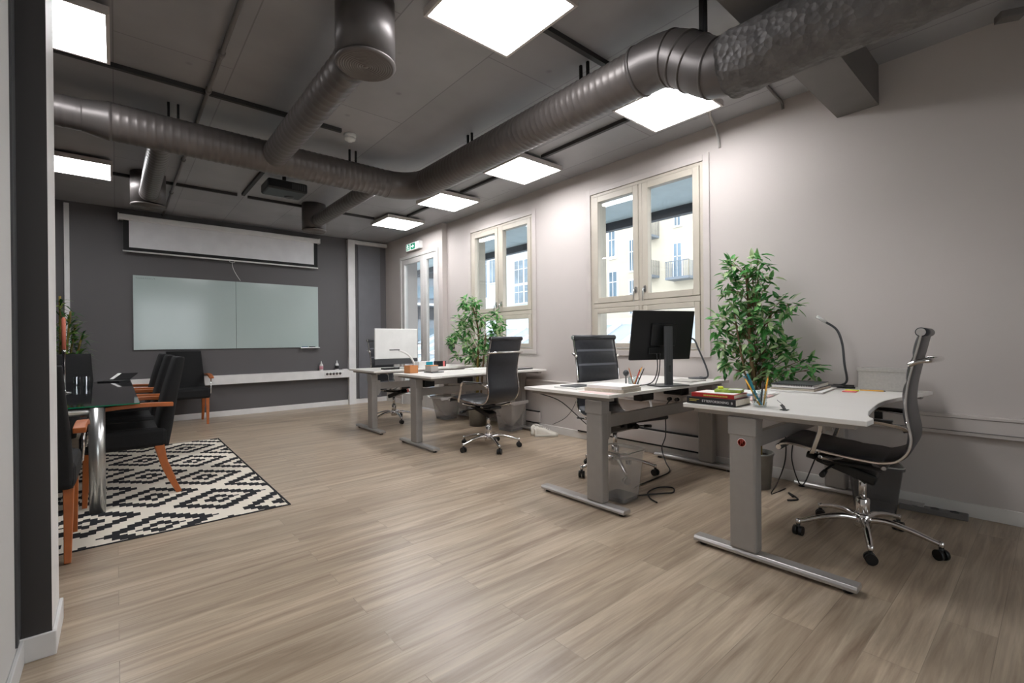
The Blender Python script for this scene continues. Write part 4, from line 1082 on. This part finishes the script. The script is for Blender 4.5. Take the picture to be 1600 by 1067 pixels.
tag(MB().box(3.57, 3.62, .835, .90, DT, DT+.008).build('sticky_notes', 'neonyellow', rot=None), 'neon yellow sticky note pad in front of the grey box', 'sticky notes')
tag(MB().box(3.51, 3.565, .83, .90, DT, DT+.005).build('sticky_notes', 'neonpink'), 'neon pink sticky note pad in front of the grey box', 'sticky notes')
pencil(None, (3.64, .835, DT+.006), (.15, -1, 0), .13, .004, 'yellow', 'yellow highlighter lying in front of the grey box', 'pen')
t = thing('stapler', 'small black clip beside the lamp foot on the nearest desk', 'stapler', (3.78, .93, DT), .3)
MB().box(-.012, .012, -.035, .035, 0, .01).box(-.010, .010, -.03, .03, .012, .024).box(-.010, .010, -.03, -.02, .01, .013).build('stapler_body', 'blackplastic', t, bevel=.002)

# second desk
DT = .755
b = book(2.47, 1.97, DT, .24, .30, .022, .12, 'paperedge', 'book', 'thick cream-paged book at the bottom of the pile on the second desk')
b = book(2.465, 1.965, DT+.0225, .22, .28, .020, .05, 'paper', 'book', 'white magazine on the cream-paged book on the second desk')
tag(MB().box(2.44, 2.70, 2.18, 2.40, DT, DT+.012).build('papers', 'paper', bevel=.001), 'flat stack of white papers on the second desk near the chair', 'papers')
tag(MB().box(2.46, 2.66, 2.21, 2.36, DT+.0122, DT+.018).build('tablet', 'greyplastic', bevel=.002), 'grey tablet on the white papers on the second desk', 'tablet')
tag(MB().box(2.36, 2.44, 1.84, 2.10, DT, DT+.001).build('paper_sheet', 'pink'), 'pale pink sheet at the corner of the second desk', 'paper')
cx, cy = 2.73, 1.915
tag(MB().lathe([(0, 0), (.034, 0), (.038, .09), (.036, .09), (.032, .006), (0, .006)], c=(cx, cy, DT), n=24).build('pencil_cup', 'cupglass'), 'clear glass tumbler with red and yellow pencils on the second desk', 'pencil cup')
for k, (d, m__, L, lab) in enumerate((((.3, -.35, 1), 'yellow', .17, 'longest yellow pencil in the clear tumbler'), ((.28, -.25, 1), 'redprint', .15, 'red pencil leaning right in the clear tumbler'),
                                      ((.15, -.3, 1), 'redcover', .14, 'bright red pen in the clear tumbler'), ((-.1, .25, 1), 'cherry', .15, 'brown pencil leaning left in the clear tumbler'),
                                      ((.35, -.28, 1), 'blackplastic', .155, 'black pen in the clear tumbler'))):
    pencil(None, (cx-.008+.004*k, cy+.008-.004*k, DT+.008), d, L, .0038, m__, lab, 'pencil' if m__ != 'blackplastic' and m__ != 'redcover' else 'pen')
t = thing('webcam', 'small grey webcam on a stem beside the clear tumbler', 'webcam', (2.80, 2.03, DT))
MB().cyl((0, 0, 0), (0, 0, .09), .005, n=10).lathe([(0, 0), (.03, 0), (.03, .005), (0, .008)], n=18).build('stem', 'greyplastic', t)
MB().lathe([(0, -.022), (.012, -.018), (.021, -.005), (.021, .008), (.012, .02), (0, .024)], c=(0, 0, .105), n=18).build('camera_head', 'greyplastic', t)
tag(MB().box(3.48, 3.72, 1.90, 2.12, DT, DT+.008).build('magazine', 'neonyellow' if 0 else 'greybox', bevel=.001), 'flat magazine under the lamp on the second desk', 'magazine')

# third and farthest desk
DT = .755
t = thing('tan_cup', 'tan cardboard box at the left corner of the third desk', 'box', (2.50, 4.68, DT), .12)
b = MB(); b.box(-.055, .055, -.055, .055, 0, .004).box(-.055, -.05, -.055, .055, .004, .085).box(.05, .055, -.055, .055, .004, .085).box(-.05, .05, -.055, -.05, .004, .085).box(-.05, .05, .05, .055, .004, .085)
b.build('card_box', 'orangebox', t, bevel=.002)
t.name = 'card_box'
t = thing('paper_tray', 'grey box with papers beside the tan cardboard box', 'tray', (2.70, 4.58, DT), .1)
b = MB(); b.box(-.06, .10, -.10, .06, 0, .01).build('tray_base', 'greyplastic', t, bevel=.002)
MB().box(-.05, .05, -.06, .05, .01, .075).build('box_body', 'greybox', t, bevel=.004)
MB().box(-.052, .052, -.062, .052, .075, .082).build('lid', 'orangebox', t, bevel=.002)
t = thing('desk_lamp', 'white gooseneck lamp leaning over the tan box on the third desk', 'desk lamp', (2.58, 4.80, DT))
MB().lathe([(0, 0), (.05, 0), (.05, .01), (.012, .016), (0, .016)], n=20).build('lamp_base', 'white_plastic', t)
MB().tube(catmull([(0, 0, .01), (.01, -.02, .10), (-.04, .02, .20), (-.14, .06, .255)], 8), .011, 10, rs=None).build('lamp_arm', 'white_plastic', t)
MB().box(-.24, -.13, .045, .085, .252, .262).build('lamp_head', 'blackplastic', t, bevel=.003)
t = thing('printed_box', 'white box with blue and green print on the farthest desk', 'box', (3.12, 5.50, DT), .1)
MB().box(-.11, .11, -.06, .06, 0, .085).build('box_body', 'white_plastic', t, bevel=.003)
MB().box(.0, .1101, -.0612, .0, .02, .08).build('box_print', 'teal', t)
t = thing('coffee_tin', 'black tin with a pink label on the farthest desk by the balcony door', 'tin', (3.46, 5.64, DT), 0)
MB().box(-.07, .07, -.05, .05, 0, .075).build('tin_body', 'blackplastic', t, bevel=.004)
MB().box(.02, .05, -.0515, -.05, .0, .073).build('tin_label', 'neonpink', t)
tag(MB().box(3.30, 3.75, 4.60, 4.80, DT, DT+.012).build('papers', 'paper', bevel=.001), 'white papers at the far side of the third desk under the ficus', 'papers')
t = thing('laptop', 'closed grey laptop on the third desk near the wall', 'laptop', (3.72, 4.28, DT), .1)
MB().box(-.16, .16, -.11, .11, 0, .016).build('laptop_body', 'greyplastic', t, bevel=.004)
MB().box(-.158, .158, -.108, .108, .0165, .02).build('laptop_lid', 'alu', t, bevel=.002)

# ------------------------------------------------------------------ bins
def bin_(loc, rz, w0, w1, h, m, label, liner=False, fold=0):
    t = thing('waste_bin', label, 'waste bin', loc, rz)
    b = MB(); vs = []; th = .003
    def ring(w, z, r=.25):
        P = []
        for sx, sy in ((1, 1), (-1, 1), (-1, -1), (1, -1)):
            for k in range(4):
                a0 = {(1, 1): 0, (-1, 1): PI/2, (-1, -1): PI, (1, -1): 3*PI/2}[(sx, sy)]+k*PI/6
                rr = w*r; P.append((sx*(w-rr)+rr*math.cos(a0), sy*(w-rr)+rr*math.sin(a0), z))
        return P
    rings = [ring(w0, 0), ring(w0*.98, .004), ring(w1, h-.02), ring(w1*1.07, h-.018), ring(w1*1.08, h), ring(w1*1.0, h), ring(w1-.004, h-.02), ring(w0-.004, .006)]
    n = 16; V = []; F = []
    for R_ in rings: V += R_
    for i in range(len(rings)-1):
        for j in range(n): F.append((i*n+j, i*n+(j+1) % n, (i+1)*n+(j+1) % n, (i+1)*n+j))
    F.append(tuple(reversed(range(n)))); F.append(tuple((len(rings)-1)*n+j for j in range(n)))
    b.add(V, F, True); b.build('bin_body', m, t)
    MB().tube([(x, y, h+.001) for x, y, z in ring(w1*1.05, h)], .004, 6, closed=True).build('rim', 'greybox', t)
    MB().prism([(x*.93, y*.93) for x, y, z in ring(w0, 0)], .006, .03).build('bottom_plate', 'greyplastic', t)
    if liner:
        l = MB(); random.seed(int(h*1000)+liner)
        R2 = [ring(w1*1.12, h-.025), ring(w1*1.12, h+.006), ring(w1*1.0, h+.010), ring(w1*.86, h*.8), ring(w1*.6, h*.45), ring(w1*.12, h*.14)]
        V = []
        for k, r_ in enumerate(R2): V += [(x+random.uniform(-.006, .006), y+random.uniform(-.006, .006), z+random.uniform(-.012, .012)*(k in (0, 3, 4))) for x, y, z in r_]
        F = []
        for i in range(len(R2)-1):
            for j in range(n): F.append((i*n+j, i*n+(j+1) % n, (i+1)*n+(j+1) % n, (i+1)*n+j))
        F.append(tuple((len(R2)-1)*n+j for j in range(n)))
        l.add(V, F, True); l.build('bin_liner', 'liner', t)
    return t
bin_((2.66, 1.985, 0), math.radians(2), .095, .125, .345, 'clearplastic', 'square frosted plastic bin under the second desk', 0)
bin_((3.60, 5.70, 0), math.radians(0), .115, .165, .32, 'clearplastic', 'lined wire bin under the farthest desk near the wall', 3)
bin_((3.72, 4.42, 0), math.radians(8), .115, .155, .36, 'clearplastic', 'lined clear bin beside the wall behind the third desk chair', 4)
bin_((3.70, .80-.02, 0), math.radians(20), .10, .13, .30, 'mesh', 'dark mesh bin behind the nearest office chair by the wall', 0)

# sneakers
def shoe(loc, rz, label):
    t = thing('sneaker', label, 'shoe', loc, rz, 'white sneakers by the wall')
    S = MB(); so = MB()
    sec = [(-.135, .030, .09), (-.11, .037, .118), (-.06, .037, .112), (-.0, .037, .085), (.05, .043, .055), (.10, .045, .045), (.135, .030, .032)]
    vs = []; n = 10
    for y, hw, h in sec:
        for k in range(n):
            a = PI*k/(n-1); vs.append((hw*math.cos(a), y, .022+(h-.02)*math.sin(a)**.7))
    fs = []
    for i in range(len(sec)-1):
        for k in range(n-1): fs.append((i*n+k, i*n+k+1, (i+1)*n+k+1, (i+1)*n+k))
    fs += [tuple(range(n)), tuple(reversed([(len(sec)-1)*n+k for k in range(n)]))]
    S.add(vs, fs, True); S.build('upper', 'shoe', t)
    P = [(hw*1.12, y) for y, hw, h in sec]+[(-hw*1.12, y) for y, hw, h in reversed(sec)]
    so.prism(P, 0, .026); so.build('sole', 'shoesole', t, bevel=.006)
    l = MB()
    for k in range(4): l.tube([(-.02, -.03+.022*k, .10-.008*k), (0, -.025+.022*k, .105-.008*k), (.02, -.03+.022*k, .10-.008*k)], .003, 5)
    l.build('laces', 'white_plastic', t)
    MB().box(-.018, .018, -.09, -.04, .085, .125).build('tongue', 'shoesole', t, bevel=.006)
shoe((3.765, 3.84, 0), math.radians(-125), 'white sneaker nearer the camera, front one of the pair by the wall')
shoe((3.795, 3.935, 0), math.radians(-125), 'white sneaker partly hidden behind the other one of the pair')

# cables on walls and floor
wire('power_cable', [(2.44, 2.55, .70), (2.75, 2.62, .60), (3.2, 2.75, .35), (3.6, 2.9, .18), (3.85, 2.95, .20), (3.90, 2.7, .24)], .004, 'cable', 'black cable sagging from the far corner of the second desk to the wall', 'cable')
wire('power_cable', [(2.9, 2.60, .70), (3.3, 2.95, .55), (3.6, 3.3, .36), (3.8, 3.6, .22), (3.88, 3.85, .12)], .003, 'cable', 'thin cable crossing down to the sneakers', 'cable')
wire('power_cable', [(3.875, 2.33, .54), (3.83, 2.36, .46), (3.82, 2.34, .36), (3.80, 2.33, .22), (3.74, 2.33, .12), (3.62, 2.22, .04), (3.50, 2.11, .006), (3.288, 2.075, .006), (3.0, 2.06, .006), (2.9, 2.04, .006)], .005, 'cable', 'black cable dropping from the wall sockets to the floor behind the frosted bin', 'cable')
wire('power_cable', [(2.78, 1.93, .006), (2.95, 1.84, .006), (3.03, 1.80, .006), (3.12, 1.86, .006), (3.05, 1.93, .006), (2.9, 1.92, .0065), (2.80, 1.84, .006), (2.76, 1.76, .006)], .005, 'cable', 'looped black cable lying on the floor beside the frosted bin', 'cable')
for i, (y, lab) in enumerate(((2.345, 'left black plug in the wall sockets behind the second desk'), (2.27, 'right black plug in the wall sockets behind the second desk'))):
    tag(MB().cyl((WX-.053, y, .55), (WX-.085, y, .55), .019, .016, n=14).build('power_plug', 'blackplastic'), lab, 'plug', 'black plugs in the sockets')
wire('power_cable', [(3.30, 1.15, .70), (3.34, 1.12, .55), (3.33, 1.12, .45), (3.36, 1.14, .3), (3.40, 1.10, .14), (3.46, 1.06, .25), (3.44, 1.0, .45), (3.42, .98, .70)], .004, 'cable', 'black cable bundle hanging under the nearest desk', 'cable')
wire('power_cable', [(3.25, 1.18, .70), (3.30, 1.16, .5), (3.36, 1.18, .3), (3.42, 1.25, .12), (3.5, 1.32, .008), (3.7, 1.3, .008)], .004, 'cable', 'black cable falling from the nearest desk to the floor', 'cable')
wire('power_cable', [(3.55, 1.20, .006), (3.62, 1.25, .006), (3.52, 1.16, .006), (3.45, 1.20, .006)], .006, 'cable', 'short black cable lying by the zinc pot', 'cable')
t = thing('power_strip', 'white power strip on the floor by the wall behind the nearest chair', 'power strip', (3.86, .52, 0), math.radians(4))
MB().box(-.03, .03, -.16, .16, 0, .035).build('strip_body', 'conduit', t, bevel=.005)
for k in range(3): MB().lathe([(0, .0355), (.018, .0355), (.02, .037), (.022, .035)], c=(0, -.1+.09*k, 0), n=14).build('outlet', 'blackplastic', t)
t = thing('desk_control', 'small black desk control hanging under the nearest desk edge', 'desk control', (3.44, .70, .66))
MB().box(-.008, .008, -.02, .02, -.06, .0).build('control_body', 'blackplastic', t, bevel=.003); MB().cyl((0, 0, 0), (0, 0, .05), .002, n=6).build('control_wire', 'cable', t)

# ------------------------------------------------------------------ outside
t = thing('balcony', 'covered balcony with grey ceiling and dark edge beam outside the windows', 'balcony')
MB().box(WX+.25, 6.1, -3, 14, 2.92, 3.1).build('soffit', 'soffit', t)
MB().box(5.86, 5.96, -3, 14, 2.80, 2.92).build('edge_beam', 'extdark', t)
for y in (4.60, 7.98): MB().box(5.45, 5.86, y, y+.22, -.3, 2.92).build('column', 'soffit', t)
MB().box(WX+.25, 6.1, -3, 14, -.35, -.2).build('balcony_floor', 'extmid', t)
def facade(name, label, X0, y0, y1, z0, z1, m, wins, bals):
    K = 27/12.; sz = lambda z: (z-1.1)*K+1.1
    t = thing(name, label, 'building')
    MB().box(X0, X0+6, y0, y1, z0, z1).build('wall', m, t)
    for (a, b, c, d) in wins:
        a *= K; b *= K; c = sz(c); d = sz(d)
        fr = MB().box(X0-.06, X0, a-.12, b+.12, c-.12, d+.12).build('window_frame', 'roofbar', t)
        MB().box(X0-.08, X0-.062, a, b, c, d).build('pane', 'extglass', fr)
        MB().box(X0-.10, X0-.081, (a+b)/2-.03, (a+b)/2+.03, c, d).box(X0-.10, X0-.081, a, b, c+(d-c)*.6, c+(d-c)*.6+.06).build('mullion', 'roofbar', fr)
    for (a, b, c, dp, mm) in bals:
        a *= K; b *= K; c = sz(c)
        sl = MB().box(X0-dp, X0, a, b, c-.15, c).build('balcony_slab', 'extmid', t)
        r_ = MB(); k = a
        while k <= b: r_.box(X0-dp, X0-dp+.02, k, k+.02, c, c+.95); k += .12
        r_.box(X0-dp-.01, X0-dp+.03, a, b, c+.93, c+.98)
        k = X0-dp
        while k <= X0: r_.box(k, k+.02, a, a+.02, c, c+.95).box(k, k+.02, b-.02, b, c, c+.95); k += .12
        r_.build('railing', mm, sl)
wins = [(6.81, 7.02, 2.85, 3.78), (6.83, 6.99, 4.29, 4.9), (9.06, 9.27, 3.70, 4.60), (9.0, 9.27, 2.42, 3.24), (8.33, 8.5, 3.21, 4.13), (8.33, 8.5, 1.9, 2.9), (11.2, 11.5, 3.5, 4.6), (11.2, 11.5, 1.9, 3.0), (4.2, 4.6, 2.8, 3.8), (2.2, 2.6, 2.8, 3.8)]
facade('apartment_building', 'cream apartment building with balconies across the courtyard', 27, -9, 28.3, -8, 25, 'facade', wins,
       [(6.35, 7.05, 2.80, 1.0, 'extmid'), (7.50, 7.85, 2.95, 1.1, 'extdark'), (7.50, 7.85, 4.10, 1.1, 'extdark')])
wins2 = [(13.15, 13.65, 3.40, 4.30), (13.75, 14.25, 3.40, 4.30), (13.15, 13.65, 2.62, 3.30), (13.75, 14.25, 2.62, 3.30), (15.5, 15.9, 3.6, 5.2), (16.1, 16.3, 3.0, 5.4), (17.5, 18.2, 2.8, 5), (19, 19.7, 2.8, 5.)]
facade('apartment_building', 'white building with large paned windows seen through the farther window', 27.7, 28.4, 60, -8, 25, 'facade2', wins2, [])
t = thing('office_block', 'dark glazed block with stacked storeys seen through the balcony door', 'building')
MB().box(6.2, 19.9, 27.5, 32, -7.9, 14).build('wall', 'extmid', t)
for k in range(9):
    z = -3+k*1.4
    b_ = MB().box(6.15, 19.95, 27.38, 27.5, z, z+.8).build('window_band', 'extglass' if k % 2 else 'extdark', t)
for k in range(5): MB().box(6.1, 19.95, 27.0, 27.4, -2.1+k*2.8, -1.95+k*2.8).build('ledge', 'roofbar', t)
t = thing('glass_roof', 'sloping glazed courtyard roof with white bars below the windows', 'roof')
RX0, RZ0, RX1, RZ1 = 6.4, -.25, 10.4, 1.55
MB().add([(RX0, -3, RZ0), (RX0, 17, RZ0), (RX1, 17, RZ1), (RX1, -3, RZ1), (RX0, -3, RZ0-.05), (RX0, 17, RZ0-.05), (RX1, 17, RZ1-.05), (RX1, -3, RZ1-.05)], [(0, 3, 2, 1), (4, 5, 6, 7), (0, 1, 5, 4), (2, 3, 7, 6), (1, 2, 6, 5), (3, 0, 4, 7)]).build('roof_pane', 'roofglass', t)
b = MB(); y = -2.8
while y < 17:
    b.sweep([(RX0, y, RZ0+.03), (RX1, y, RZ1+.03)], [(-.06, -.05), (.06, -.05), (.06, .05), (-.06, .05)], sm=False); y += .95
b.build('rafters', 'roofbar', t)
MB().box(RX1-.08, RX1+.15, -3, 17, RZ1-.05, RZ1+.12).build('ridge', 'roofbar', t)
MB().box((RX0+RX1)/2-.03, (RX0+RX1)/2+.03, -3, 17, (RZ0+RZ1)/2+.01, (RZ0+RZ1)/2+.06).build('purlin', 'roofbar', t)

# ------------------------------------------------------------------ light, camera
W_ = bpy.data.worlds.new('sky'); SC.world = W_; W_.use_nodes = True
nt = W_.node_tree; bg = nt.nodes['Background']
tc = nt.nodes.new('ShaderNodeTexCoord'); sp = nt.nodes.new('ShaderNodeSeparateXYZ'); nt.links.new(tc.outputs['Generated'], sp.inputs[0])
r = nt.nodes.new('ShaderNodeValToRGB'); nt.links.new(sp.outputs['Z'], r.inputs['Fac'])
r.color_ramp.elements[0].color = (.95, .97, 1., 1); r.color_ramp.elements[1].color = (.86, .93, 1., 1)
nt.links.new(r.outputs['Color'], bg.inputs['Color']); bg.inputs['Strength'].default_value = 1.85

F, YAW, PITCH, ROLL = 728.0, .7044, -.0011, -.0099
cam = bpy.data.cameras.new('camera'); co = bpy.data.objects.new('camera', cam); COL.objects.link(co)
cam.sensor_width = 36; cam.lens = 36*F/1600; cam.clip_start = .02; cam.clip_end = 200
f = Vector((math.sin(YAW)*math.cos(PITCH), math.cos(YAW)*math.cos(PITCH), math.sin(PITCH)))
r_ = Vector((math.cos(YAW), -math.sin(YAW), 0)); u = r_.cross(f)
r2 = r_*math.cos(ROLL)+u*math.sin(ROLL); u2 = -r_*math.sin(ROLL)+u*math.cos(ROLL)
m3 = Matrix((r2, u2, -f)).transposed(); co.matrix_world = Matrix.Translation((0, 0, 1.10)) @ m3.to_4x4()
SC.camera = co
SC.view_settings.view_transform = 'Standard'; SC.view_settings.look = 'None'
SC.view_settings.exposure = 1.33; SC.view_settings.gamma = 1
SC.view_settings.use_curve_mapping = False
SC.cycles.max_bounces = 8; SC.cycles.diffuse_bounces = 4; SC.cycles.transparent_max_bounces = 16
